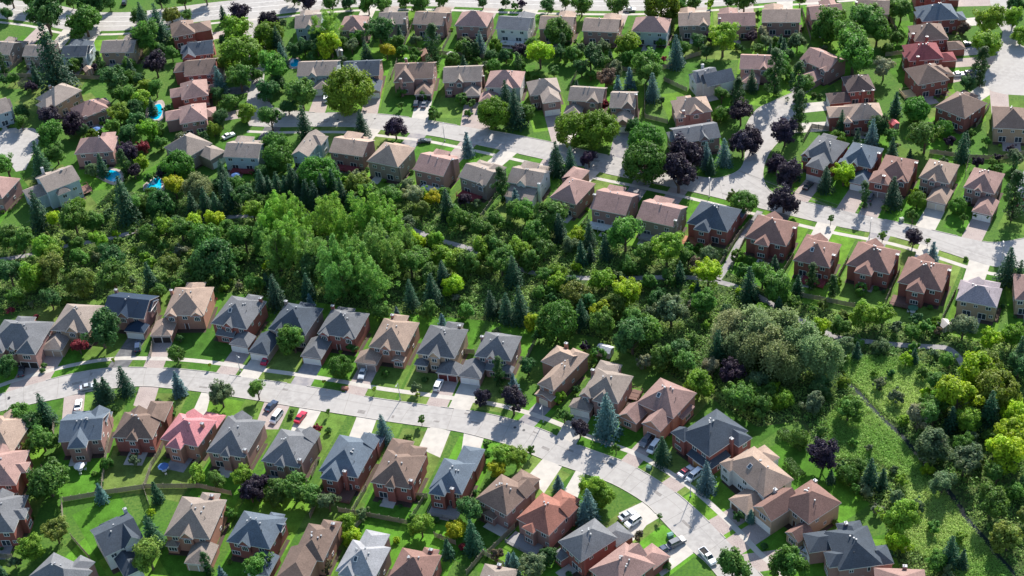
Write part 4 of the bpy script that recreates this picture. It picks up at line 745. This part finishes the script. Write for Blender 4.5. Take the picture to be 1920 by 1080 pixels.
TC = {'g': ('loose', (.10, .225, .035), 'green', 'deciduous_tree'), 'dg': ('loose', (.06, .155, .042), 'dark green', 'deciduous_tree'), 'lg': ('loose', (.19, .34, .03), 'light green', 'deciduous_tree'),
      'l': ('loose', (.30, .44, .02), 'lime green', 'deciduous_tree'), 'y': ('loose', (.40, .42, .02), 'yellow', 'deciduous_tree'), 'o': ('loose', (.16, .23, .04), 'olive', 'deciduous_tree'),
      'w': ('loose', (.24, .27, .15), 'pale green', 'grey_leaved_tree'), 'gw': ('loose', (.13, .195, .085), 'silvery green', 'grey_leaved_tree'), 'br': ('loose', (.16, .13, .08), 'brownish', 'deciduous_tree'),
      'P': ('loose', (.040, .029, .050), 'dark purple', 'purple_maple_tree'), 'R': ('loose', (.24, .035, .05), 'red', 'deciduous_tree'), 'G': ('round', (.075, .195, .024), 'round green', 'shade_tree'),
      'L': ('round', (.12, .23, .018), 'round lime green', 'shade_tree'), 'lo': ('round', (.14, .22, .018), 'round yellow green', 'shade_tree'), 'T': ('tall', (.19, .37, .042), 'tall bright', 'poplar_tree'), 'D': ('tall', (.15, .31, .055), 'tall green', 'poplar_tree'),
      'W': ('willow', (.21, .28, .11), 'grey green', 'willow_tree'), 'E': ('conifer', (.034, .10, .05), 'dark green', 'conifer_tree'), 'S': ('conifer', (.085, .175, .17), 'blue grey', 'spruce_tree'),
      'C': ('column', (.04, .105, .028), 'narrow', 'cedar_tree'), 'B': ('bush', (.07, .15, .03), 'green', 'shrub')}
CATS = {'deciduous_tree': 'tree', 'shade_tree': 'shade tree', 'grey_leaved_tree': 'tree', 'wild_bush': 'bush', 'purple_maple_tree': 'maple tree', 'poplar_tree': 'poplar', 'willow_tree': 'willow', 'conifer_tree': 'conifer', 'spruce_tree': 'spruce', 'cedar_tree': 'cedar', 'shrub': 'shrub'}
TREES = []
def plant(p, r, code, wild=False, young=False):
    kind, col, adj, nm = TC[code]; jr = random.Random(int(p.x * 37 + p.y * 91 + r * 5))
    if wild and kind == 'loose': nm = 'wild_bush'
    if r < 1.15 and kind in ('loose', 'round') and not young: kind = 'bush'; nm = 'shrub'
    sm = r < 2.6; cm = jr.choice(CM[(kind, 's')] if sm else CM[kind]); h_ = GZ[kind] * r * (.75 if nm == 'wild_bush' else 1)
    if young: h_ += .8
    t = link(nm if not young else 'young_tree', None, None, (p.x, p.y, 0), 0); t['category'] = CATS[nm] if not young else 'young tree'
    k1 = 1 + jr.uniform(-.16, .16); c = tuple(v * k1 * (1 + jr.uniform(-.1, .1)) for v in col)
    rz = jr.uniform(0, 6.28); sx = r * jr.uniform(.92, 1.08)
    cr = link('crown', cm, t, (0, 0, h_), rz, c); cr.scale = (sx, r, r * jr.uniform(.92, 1.1))
    if kind != 'bush' and nm != 'wild_bush': tr = link('trunk', jr.choice(CM[kind, 't']), t, (0, 0, h_), rz); tr.scale = (r, r, r * (h_ / r) / GZ[kind])
    TREES.append((t, p, r, adj, nm if not young else 'young_tree', wild)); return t
for tok in TREE_DATA.split():
    x, y, r, code = tok.split(','); x, y, r = float(x), float(y), float(r); young = code[-1] == 'v'; code = code.rstrip('v'); kind = TC[code][0]
    if kind == 'conifer': r *= 1.12
    if kind == 'column': r *= 1.15
    s = to_px(at(x, y))[2]; rm = r / s; z = GZ[kind] * rm + (.8 if young else 0)
    if kind == 'conifer': z = 1.7 * rm
    plant(at(x, y, z), rm * (1.0 if kind == 'tall' else 1.05 if kind == 'willow' else 1.14 + (.12 if 330 < y < 620 and x < 1330 else 0) if kind in ('loose', 'round', 'tall', 'willow') and r > 11 else 1.05), code, young=young)
# wild growth of the ravine
MEAD = [P2(m) for m in ([(1560, 670), (1640, 668), (1720, 678), (1770, 700), (1725, 760), (1690, 800), (1650, 770), (1600, 722)], [(1550, 780), (1600, 745), (1640, 775), (1690, 825), (1740, 885), (1790, 950), (1860, 1030), (1910, 1095), (1800, 1095), (1700, 1020), (1700, 900), (1640, 860), (1560, 860)])]
def in_mead(p): return any(inside(p, m) for m in MEAD)
xs = [p[0] for p in RAV]; ys = [p[1] for p in RAV]; rr = random.Random(21)
DEC = [(p.to_2d(), r) for _, p, r, *_ in TREES]
n_w = 0
for _ in range(9000):
    if n_w > 175: break
    p = Vector((rr.uniform(min(xs), max(xs)), rr.uniform(min(ys), max(ys)))); 
    if not inside(p, RAV) or in_mead(p): continue
    u, v, s = to_px((*p, 0))
    if not (-30 < u < 1950 and -20 < v < 1110): continue
    code = rr.choices(['g', 'dg', 'lg', 'o', 'gw', 'E', 'l', 'w'], [.3, .14, .16, .08, .12, .1, .06, .04])[0]; r = rr.uniform(1.5, 3.7)
    if u < 470 and v > 440: r *= .65; code = rr.choice(['lg', 'o', 'g', 'gw', 'lg', 'g', 'w'])
    if any((q - p).length < (r + r2) * .62 for q, r2 in DEC): continue
    if any(near_line(p, l_, 1.3 + r * .25) for l_ in PL) or near_line(p, creek, .8 + r * .3): continue
    if any((p - q['c']).length < 11 for q in HOUSES): continue
    plant(Vector((p.x, p.y, 0)), r, code, wild=True); DEC.append((p, r)); n_w += 1
# yard trees between the houses
rr = random.Random(77); n_y = 0
LINES = [LN, LS, MN, MS, CE, AS]
for _ in range(6000):
    if n_y > 170: break
    q = rr.choice(HOUSES); e, n = q['e'], q['n']; R_ = not any(g_[0] == 'n' and len(g_) > 7 for g_ in q['wings'])
    x_ = rr.uniform(-1.5, q['W'] + 1.5); y_ = (-rr.uniform(5, 17)) if R_ else q['D'] + rr.uniform(4, 15)
    if rr.random() < .25: y_ = -rr.uniform(4, 10)
    p = q['a'] + e * x_ + n * y_; u, v, s = to_px((*p, 0))
    if not (-10 < u < 1930 and -10 < v < 1090) or inside(p, RAV) or in_drv(p) or any(inside(p, r_) for r_ in ROADS): continue
    r = rr.uniform(1.4, 3.2) if v < 420 else rr.uniform(1.0, 2.3)
    if v > 560 and rr.random() < .75: continue
    if any((k_ - p).length < (r + r2) * .8 for k_, r2 in DEC) or any(near_line(p, l_, r * .5 + 1.5) for l_ in LINES): continue
    if any(-r * .8 < (p - h_['a']).dot(h_['e']) < h_['W'] + r * .8 and -r - 1 < (p - h_['a']).dot(h_['n']) < h_['D'] + r * .8 for h_ in HOUSES): continue
    plant(Vector((p.x, p.y, 0)), r, rr.choices(['G', 'E', 'gw', 'P', 'S', 'L', 'C', 'dg', 'g'], [.3, .16, .14, .06, .06, .08, .06, .07, .07])[0]); DEC.append((p, r)); n_y += 1
# shrubs at the house fronts
for hi, q in enumerate(HOUSES):
    jr = random.Random(hi + 100)
    for k in range(3):
        u = jr.uniform(.05, .95) * q['W']; p = q['a'] + q['e'] * u - q['n'] * jr.uniform(.6, 2.2)
        if k == 2: p = q['a'] + q['e'] * (q['W'] + jr.uniform(.4, 1)) + q['n'] * jr.uniform(0, .9) * q['D']
        bad = in_drv(p) or any(inside(p, r_) for r_ in ROADS)
        for g_ in q['wings']:
            if g_[0] == 'n' and abs(u - g_[1] * q['W']) < g_[2] / 2 + .5: bad = True
        x, y, s = to_px((*p, 0))
        if bad or not (0 < x < 1920 and 0 < y < 1080): continue
        plant(Vector((p.x, p.y, 0)), jr.uniform(.5, 1.0), jr.choice(['g', 'dg', 'lg', 'g', 'o']))
# undergrowth
def mass(name, label, poly_ok, n, hmax, cols, leaf, seed, rad=(.5, 1.5), per=13):
    rg = np.random.default_rng(seed); pts = []
    while len(pts) < n:
        p = Vector((rg.uniform(min(xs), max(xs)), rg.uniform(min(ys), max(ys))))
        u, v, s = to_px((*p, 0))
        if -60 < u < 1980 and -60 < v < 1140 and poly_ok(p): pts.append(p)
    pts = np.array([tuple(p) for p in pts]); f = (np.sin(pts[:, 0] * .11 + 2 * np.sin(pts[:, 1] * .07)) + np.sin(pts[:, 1] * .16 + 1.7 * np.sin(pts[:, 0] * .05 + 1))) * .25 + .5 + rg.normal(size=n) * .22
    f = np.clip(f, 0, 1)[:, None]; col = np.array(cols[0]) * (1 - f) + np.array(cols[1]) * f; col = col * (1 + rg.uniform(-.25, .25, (n, 1)))
    rad_ = rg.uniform(*rad, n); hh = rg.uniform(.3, 1, n) * hmax
    idx = np.repeat(np.arange(n), per); k = len(idx); d = rg.normal(size=(k, 3)); d /= np.linalg.norm(d, axis=1, keepdims=True); d[:, 2] = np.abs(d[:, 2])
    C = np.zeros((k, 3)); C[:, :2] = pts[idx] + d[:, :2] * rad_[idx, None]; C[:, 2] = .05 + d[:, 2] * hh[idx]
    me = quads(name, C, d + rg.normal(size=(k, 3)) * .5 + [0, 0, .4], leaf * rg.uniform(.6, 1.4, k), col[idx] * (1 + rg.uniform(-.15, .15, (k, 1))))
    o = link(name, me, color=(1, 1, 1)); o['kind'] = 'stuff'; o['label'] = label; o['category'] = 'vegetation'
def okr(p):
    return inside(p, RAV) and not in_mead(p) and not any(near_line(p, l_, 1.7) for l_ in PL) and not near_line(p, creek, .9)
mass('undergrowth', 'dense green undergrowth covering the floor of the wooded ravine', okr, 13000, 1.5, [(.11, .25, .045), (.30, .44, .10)], .20, 5)
mass('tall_weeds', 'pale yellow green tall weeds in the open meadow beside the creek', lambda p: in_mead(p) and not near_line(p, creek, 1.0) and not any(near_line(p, l_, 2.0) for l_ in PL), 17000, 1.0, [(.20, .40, .06), (.46, .60, .16)], .095, 6, rad=(.3, 1.0), per=11)
# ------------------------------------------------------------ cars
def prism(mb, prof, y0, y1, m=0, inset=0):
    """side profile (x,z) between two widths; inset narrows the upper points"""
    zs = [z for _, z in prof]; zl, zh = min(zs), max(zs)
    def P(s): return [(x, s * (y1 - inset * (z - zl) / (zh - zl)), z) for x, z in prof]
    A, B = P(-1), P(1); n = len(prof)
    mb.face(A, m); mb.face(B[::-1], m)
    for i in range(n): mb.face([A[i], A[(i + 1) % n], B[(i + 1) % n], B[i]], m)
def car_meshes(kind):
    L = dict(sedan=4.7, suv=4.7, van=5.0, pickup=5.6)[kind]; h2 = L / 2; W = .92
    b, gl, rf = MB(), MB(), MB()
    hood = .95 if kind == 'sedan' else 1.08
    prof = [(-h2, .35), (-h2 + .1, .28), (h2 - .15, .28), (h2, .42), (h2 - .02, .68), (h2 - .25, hood - .12), (h2 - 1.25, hood), (-h2 + (.95 if kind == 'sedan' else .1), hood + .02), (-h2 + .08, hood - .04), (-h2, .75)]
    prism(b, prof, -W, W, 0, .06)
    if kind == 'pickup':
        cab = [(-.35, hood), (1.35, hood), (.7, 1.72), (-.2, 1.75)]; b.box(-h2 + .15, -.45, -.75, .75, hood - .0, hood + .025, 1)
        for s in (-1, 1): b.box(-h2 + .05, -.4, s * .86 - .05, s * .86 + .05, hood - .02, hood + .22, 0)
        b.box(-h2 + .02, -h2 + .12, -.86, .86, hood - .02, hood + .22, 0)
        top = (-.18, .68, 1.75)
    elif kind == 'sedan': cab = [(-h2 + .75, hood), (h2 - 1.45, hood), (h2 - 2.15, 1.42), (-h2 + 1.35, 1.43)]; top = (-h2 + 1.37, h2 - 2.17, 1.43)
    elif kind == 'suv': cab = [(-h2 + .1, hood), (h2 - 1.25, hood), (h2 - 1.9, 1.68), (-h2 + .42, 1.7)]; top = (-h2 + .44, h2 - 1.92, 1.7)
    else: cab = [(-h2 + .08, hood), (h2 - .7, hood), (h2 - 1.5, 1.75), (-h2 + .3, 1.78)]; top = (-h2 + .32, h2 - 1.52, 1.78)
    prism(gl, cab, -.86, .86, 0, .2)
    rf.box(top[0], top[1], -.69, .69, top[2] - .01, top[2] + .045, 0)
    for fx in (.0, .5, 1.0):           # pillars
        xt = top[0] + (top[1] - top[0]) * fx; xb = cab[0][0] + (cab[1][0] - cab[0][0]) * (fx if fx != .5 else .52)
        for s in (-1, 1): rf.tube((xb, s * .855, hood), (xt, s * .675, top[2]), .045, .045, 4)
    wh = MB(); wh.tube((0, -.11, 0), (0, .11, 0), .33, .33, 12, 0); wh.tube((0, -.12, 0), (0, .12, 0), .19, .19, 8, 1)
    lt = MB(); lt.box(-.05, .03, -.2, .2, -.08, .08)
    return dict(body=b.mesh(kind + '_body', [M_paint, M_tyre]), glass=gl.mesh(kind + '_glass', [M_glass]), top=rf.mesh(kind + '_top', [M_paint]), wheel=wh.mesh('wheel', [M_tyre, M_grey]),
                hl=lt.mesh('headlight', [M_light]), tl=lt.mesh('tail_light', [M_tail]), L=L)
CARM = {k: car_meshes(k) for k in ('sedan', 'suv', 'van', 'pickup')}
CARC = dict(red=(.42, .01, .06), white=(.78, .78, .78), silver=(.42, .45, .48), dark=(.03, .035, .045), navy=(.03, .05, .10), grey=(.14, .15, .17), crimson=(.45, .02, .05))
def ref_of(p, n=1):
    return min(HOUSES, key=lambda q: (q['c'] - p).length)
CARS = []
for x, y, dx, dy, kind, col, *tc in CAR_DATA:
    p = at(x, y); d = (at(x + dx, y + dy) - at(x, y)).normalized(); m = CARM[kind]; z = .03
    t = link(dict(sedan='parked_car', suv='parked_suv', van='parked_van', pickup='pickup_truck')[kind], None, None, (p.x, p.y, z), math.atan2(d.y, d.x))
    c = CARC[col]; link('body', m['body'], t, color=c); link('window_glass', m['glass'], t); link('car_roof', m['top'], t, color=CARC[tc[0]] if tc else c)
    for sx in (-1, 1):
        for sy in (-1, 1):
            link('wheel', m['wheel'], t, (sx * m['L'] * .3, sy * .82, .3)); 
        link('headlight', m['hl'], t, (m['L'] / 2 - .02, sx * .62, .72)); link('tail_light', m['tl'], t, (-m['L'] / 2, sx * .66, .8))
    CARS.append((t, p.to_2d(), {'navy': 'dark blue', 'dark': 'black', 'crimson': 'bright red'}.get(col, col), kind, tc))
# ------------------------------------------------------------ street lamps, boxes, fences, sheds, pools
LAMPS = []
lp = MB(); lp.tube((0, 0, 0), (0, 0, 6.3), .11, .07, 8); lp.box(-.18, .18, -.18, .18, 0, .35); POLE = lp.mesh('pole', [M_grey])
lp = MB(); lp.tube((0, 0, 6.2), (1.3, 0, 6.5), .05, .05, 6); ARM = lp.mesh('arm', [M_grey])
lp = MB(); lp.box(1.15, 1.85, -.16, .16, 6.42, 6.56); lp.box(1.25, 1.75, -.12, .12, 6.36, 6.42, 1); HEAD = lp.mesh('lamp_head', [M_grey, M_light])
for x, y, dx, dy in ((451, 697, 10, 10), (751, 750, -6, 14), (1294.7, 931, -12, 6), (1330, 370, 0, -10), (1630, 447, 4, -12), (834, 265, 2, -12), (1019, 792, -4, 10), (1878, 492, -2, -8)):
    p = at(x, y); d = at(x + dx, y + dy) - p; t = link('street_lamp', None, None, p, math.atan2(d.y, d.x)); t['category'] = 'street lamp'
    link('pole', POLE, t); link('arm', ARM, t); link('lamp_head', HEAD, t); LAMPS.append((t, p.to_2d()))
FENCES = []
M_fence = mat('fence_wood', (.27, .235, .19), noise=(4, .25), rough=.9)
pm = MB(); pm.box(-.06, .06, -.06, .06, 0, 1.9); pm.box(-.08, .08, -.08, .08, 1.9, 1.95); POST = pm.mesh('post', [M_fence])
for pl in FENCE_DATA:
    pts = [at(*q).to_2d() for q in pl]; t = link('fence', None, None, (*pts[0], 0)); t['category'] = 'fence'; b = MB()
    tot = 0
    for a, c in zip(pts, pts[1:]):
        L = (c - a).length; d = (c - a) / L; n_ = Vector((-d.y, d.x)); k = max(1, round(L / 2.4)); tot += L
        T = lambda x, y, z: (*(a - pts[0] + d * x + n_ * y), z)
        x = 0
        while x < L - .02:
            w_ = min(.19, L - x); hh = 1.72 + .02 * math.sin(x * 3.1); b.box(x, x + w_ - .02, .03 if int(x / .19) % 2 else -.05, .05 if int(x / .19) % 2 else -.03, .05, hh, 0, T); x += .19
        for zz in (.35, 1.45): b.box(0, L, -.028, .028, zz, zz + .09, 0, T)
        for i in range(k + (1 if c is pts[-1] else 0)): link('post', POST, t, (*(a - pts[0] + d * (L * i / k)), 0), math.atan2(d.y, d.x))
    b.build('board_panel', [M_fence], t); FENCES.append((t, (pts[0] + pts[-1]) / 2, tot))
MISC = []
def shed(x, y, w_, d_, h_, ang, rc, wc, nm='garden_shed', cat='shed', adj='small'):
    p = at(x, y); t = link(nm, None, None, p, ang); t['category'] = cat; a = MB(); r_ = MB(); a.box(-w_ / 2, w_ / 2, -d_ / 2, d_ / 2, 0, h_); o = .2
    for s in (-1, 1):
        a.face([(-w_ / 2, s * d_ / 2, h_), (w_ / 2, s * d_ / 2, h_), (0, s * d_ / 2, h_ + w_ * .25)])
        r_.face([(s * (w_ / 2 + o), -d_ / 2 - o, h_ - o * .5), (s * (w_ / 2 + o), d_ / 2 + o, h_ - o * .5), (0, d_ / 2 + o, h_ + w_ * .25 + .02), (0, -d_ / 2 - o, h_ + w_ * .25 + .02)], 0)
    a.build('wall', [M_wall], t, wc); r_.build('roof', [M_roof], t, rc); link('door', FD, t, (0, -d_ / 2 - .01, 0), 0, (.3, .25, .2)); MISC.append((t, p.to_2d(), adj, cat))
shed(1135, 664, 3, 4, 2.2, 1.0, (.5, .5, .52), (.5, .5, .5), adj='small white roofed')
shed(847, 112, 2.6, 3, 2.1, .1, (.5, .47, .43), (.45, .42, .38), adj='small pale')
shed(637, 102, 2.2, 2.6, 2.1, .2, (.5, .5, .5), (.5, .5, .5), adj='small white')
shed(1771, 617, 3, 2.6, 2.1, .3, (.45, .40, .36), (.35, .3, .25), adj='small beige roofed')
shed(801, 109, 4.2, 4, 2.2, .1, (.3, .17, .12), (.3, .16, .13), adj='red brown roofed')
shed(168, 138, 3, 3, 2.1, .5, (.33, .24, .19), (.3, .22, .18), adj='small brown roofed')
shed(1676, 239, 2.4, 2.6, 2, .3, (.55, .13, .14), (.5, .2, .2), adj='small red roofed')
def pool(pts, adj):
    P = P2(pts); c = sum(P, Vector((0, 0))) / len(P); S = smooth(P + [P[0]], 4); t = link('swimming_pool', None, None, (*c, 0)); t['category'] = 'swimming pool'; b, wt, pv = MB(), MB(), MB(); k = len(S) - 1
    for i in range(k):
        p, q = S[i] - c, S[i + 1] - c; P_, Q_ = p * 1.12, q * 1.12
        b.face([(*p, .1), (*q, .1), (*Q_, .1), (*P_, .1)]); b.face([(*p, .1), (*q, .1), (*q, .0), (*p, .0)]); b.face([(*P_, .1), (*Q_, .1), (*Q_, 0), (*P_, 0)]); pv.face([(0, 0, .02), (*(p * 1.5), .02), (*(q * 1.5), .02)]); wt.face([(0, 0, .06), (*p, .06), (*q, .06)])
    b.build('coping', [M_concrete], t); wt.build('water', [M_pool], t); pv.build('pool_deck', [M_paver], t); MISC.append((t, c, adj, 'swimming pool'))
pool([(280, 203), (300, 195), (304, 212), (295, 224), (280, 220)], 'turquoise kidney shaped')
pool([(190, 331), (202, 319), (222, 323), (226, 334), (212, 341)], 'bright blue five sided')
pool([(275, 348), (297, 330), (303, 350), (292, 361), (277, 356)], 'bright turquoise')
pool([(543, 118), (547, 112), (556, 111), (561, 117), (557, 124), (547, 125)], 'small round blue')
def bxthing(nm, cat, x, y, ang, dims, col, adj, m=None):
    p = at(x, y); t = link(nm, None, None, p, ang); t['category'] = cat; a, c = MB(), MB(); w_, d_, h_ = dims
    a.box(-w_ / 2, w_ / 2, -d_ / 2, d_ / 2, .05, h_ * .85); c.face([(-w_ / 2 - .05, -d_ / 2 - .05, h_ * .85), (w_ / 2 + .05, -d_ / 2 - .05, h_ * .85), (w_ / 2 + .05, 0, h_), (-w_ / 2 - .05, 0, h_)])
    c.face([(-w_ / 2 - .05, d_ / 2 + .05, h_ * .85), (w_ / 2 + .05, d_ / 2 + .05, h_ * .85), (w_ / 2 + .05, 0, h_), (-w_ / 2 - .05, 0, h_)]); c.box(-w_ / 2 - .1, w_ / 2 + .1, -d_ / 2 - .1, d_ / 2 + .1, 0, .05)
    a.build('cabinet', [M_wood], t, col); c.build('lid', [M_wood], t, col); MISC.append((t, p.to_2d(), adj, cat))
bxthing('utility_box', 'utility box', 1257, 1006, .3, (1.3, 1.1, 1.1), (.12, .25, .22), 'green metal')
bxthing('utility_box', 'utility box', 1690, 414, .3, (1.1, 1, 1.2), (.35, .38, .32), 'pale metal')
bxthing('planter_box', 'planter', 647, 730, -.3, (1.8, 1, .9), (.22, .10, .07), 'brown wooden')
bxthing('utility_box', 'utility box', 1217, 879, -.5, (1.3, 1.1, 1.0), (.08, .16, .12), 'dark green metal')
def hedge(x0, y0, x1, y1, wd, ht):
    a, b = at(x0, y0), at(x1, y1); L = (b - a).length; rg = np.random.default_rng(int(x0)); k = int(L * 150); C = np.stack([rg.uniform(0, L, k), rg.uniform(-wd, wd, k), rg.uniform(.1, ht, k)], 1)
    f = rg.integers(0, 3, k); C[f == 0, 2] = ht; C[f == 1, 1] = wd; C[f == 2, 1] = -wd; C += rg.normal(size=(k, 3)) * .09; N_ = rg.normal(size=(k, 3)) * .5; N_[f == 0, 2] += 1; N_[f == 1, 1] += 1; N_[f == 2, 1] -= 1
    t = rg.uniform(.75, 1.25, (k, 1)); o = link('hedge', quads('hedge', C, N_, .17 * rg.uniform(.6, 1.3, k), np.repeat(t, 3, 1)), None, a, math.atan2(b.y - a.y, b.x - a.x), (.07, .14, .03)); o['category'] = 'hedge'; MISC.append((o, ((a + b) / 2).to_2d(), 'long clipped green', 'hedge'))
hedge(1462, 812, 1508, 845, 1.1, 1.8); hedge(1476, 868, 1503, 898, 1.1, 1.5); hedge(560, 95, 592, 92, 1.3, 3.2)
# patio sets with parasols
um = MB(); ut = MB()
for k in range(8):
    a0, a1 = k * math.pi / 4, (k + 1) * math.pi / 4; um.face([(1.5 * math.cos(a0), 1.5 * math.sin(a0), 2.1), (1.5 * math.cos(a1), 1.5 * math.sin(a1), 2.1), (0, 0, 2.6)])
UM = um.mesh('canopy', [M_wood]); b = MB(); b.tube((0, 0, 0), (0, 0, 2.55), .04, .03, 6); PM = b.mesh('pole', [M_grey])
b = MB(); b.tube((0, 0, .7), (0, 0, .76), .75, .75, 12); b.tube((0, 0, 0), (0, 0, .7), .06, .05, 6); TM = b.mesh('table', [M_white])
b = MB(); b.box(-.28, .28, -.28, .28, .38, .44); b.box(-.28, .28, .24, .29, .44, .95)
for sx in (-.25, .22):
    for sy in (-.25, .22): b.box(sx, sx + .04, sy, sy + .04, 0, .38)
CHM = b.mesh('garden_chair', [M_white])
rr = random.Random(5); n_u = 0
for q in HOUSES:
    if n_u > 26 or rr.random() < .5: continue
    R_ = not any(g_[0] == 'n' and len(g_) > 7 for g_ in q['wings'])
    if not R_: continue
    p = q['a'] + q['e'] * (q['W'] * rr.uniform(.25, .6)) - q['n'] * rr.uniform(5.0, 6.5); u, v, s = to_px((*p, 0))
    if not (0 < u < 1920 and 0 < v < 1080) or inside(p, RAV) or any((k_ - p).length < r2 + 1 for k_, r2 in DEC): continue
    cn = rr.choice([('white', (.6, .6, .58)), ('beige', (.5, .42, .3)), ('dark green', (.03, .1, .06)), ('blue', (.05, .12, .3)), ('red', (.35, .04, .04))])
    t = link('patio_parasol', None, None, (*p, 0)); t['category'] = 'parasol'; link('canopy', UM, t, color=cn[1]); link('pole', PM, t); MISC.append((t, p, cn[0] + ' garden', 'parasol'))
    t2 = link('patio_table', TM, None, (*p, .0)); t2['category'] = 'table'; MISC.append((t2, p, 'round white', 'patio table'))
    for k in range(3):
        a = k * 2.1 + rr.random(); pp = p + Vector((math.cos(a), math.sin(a))) * 1.25; t3 = link('garden_chair', CHM, None, (*pp, 0), a - math.pi / 2); t3['category'] = 'chair'; t3['group'] = 'white garden chairs round patio tables'; MISC.append((t3, pp, 'white', 'garden chair'))
    n_u += 1
# ------------------------------------------------------------ labels that single out
def label_all(items, grp=None):
    """items: (object, base text, point); same text -> ordinals from the left"""
    by = {}
    for o, txt, p in items: by.setdefault(txt, []).append((to_px((*p[:2], 0))[0], o))
    for txt, l_ in by.items():
        l_.sort(key=lambda t: t[0])
        for i, (_, o) in enumerate(l_):
            o['label'] = txt if len(l_) == 1 else f"{txt}, {ORD[min(i, 19)]} from left"
its = []
for t, p, r, adj, nm, wild in TREES:
    q = ref_of(Vector(p[:2])); dist = (q['c'] - Vector(p[:2])).length; nn = dict(deciduous_tree='tree', purple_maple_tree='maple', shade_tree='tree', grey_leaved_tree='tree', wild_bush='bush', poplar_tree='poplar', willow_tree='willow', conifer_tree='conifer', spruce_tree='spruce', cedar_tree='cedar', shrub='shrub', young_tree='young tree')[nm]
    y_h = to_px((*q['c'], 0))[1]; y_t = to_px((*p[:2], 0))[1]
    if wild or dist > 24: rel = 'in woods by'; t['group'] = f"{CATS.get(nm, nn)}s in the ravine"
    else: rel = 'in front of' if y_t > y_h + 22 else ('behind' if y_t < y_h - 22 else 'beside'); t['group'] = f"{CATS.get(nm, nn)}s in the yards"
    its.append((t, f"{adj} {nn} {rel} {q['ref']}".replace('yellow green', 'yellowish').replace('round lime green', 'round lime').replace('round yellow green', 'round yellowish'), p))
label_all(its)
its = []
for t, p, c, kind, tc in CARS:
    t['group'] = 'cars parked on the driveways and streets'; its.append((t, f"{c} {kind}{' with red roof' if tc else ''} parked by {ref_of(p)['ref']}", p))
label_all(its)
label_all([(t, f"grey street lamp by {ref_of(p)['ref']}", p) for t, p in LAMPS])
for t, _ in LAMPS: t['group'] = 'street lamps along the roads'
label_all([(t, f"{'long' if L > 25 else 'short'} weathered board fence by {ref_of(p)['ref']}", p) for t, p, L in FENCES])
for t, *_ in FENCES: t['group'] = 'board fences between the yards'
label_all([(t, f"{adj} {cat} by {ref_of(p)['ref']}", p) for t, p, adj, cat in MISC])
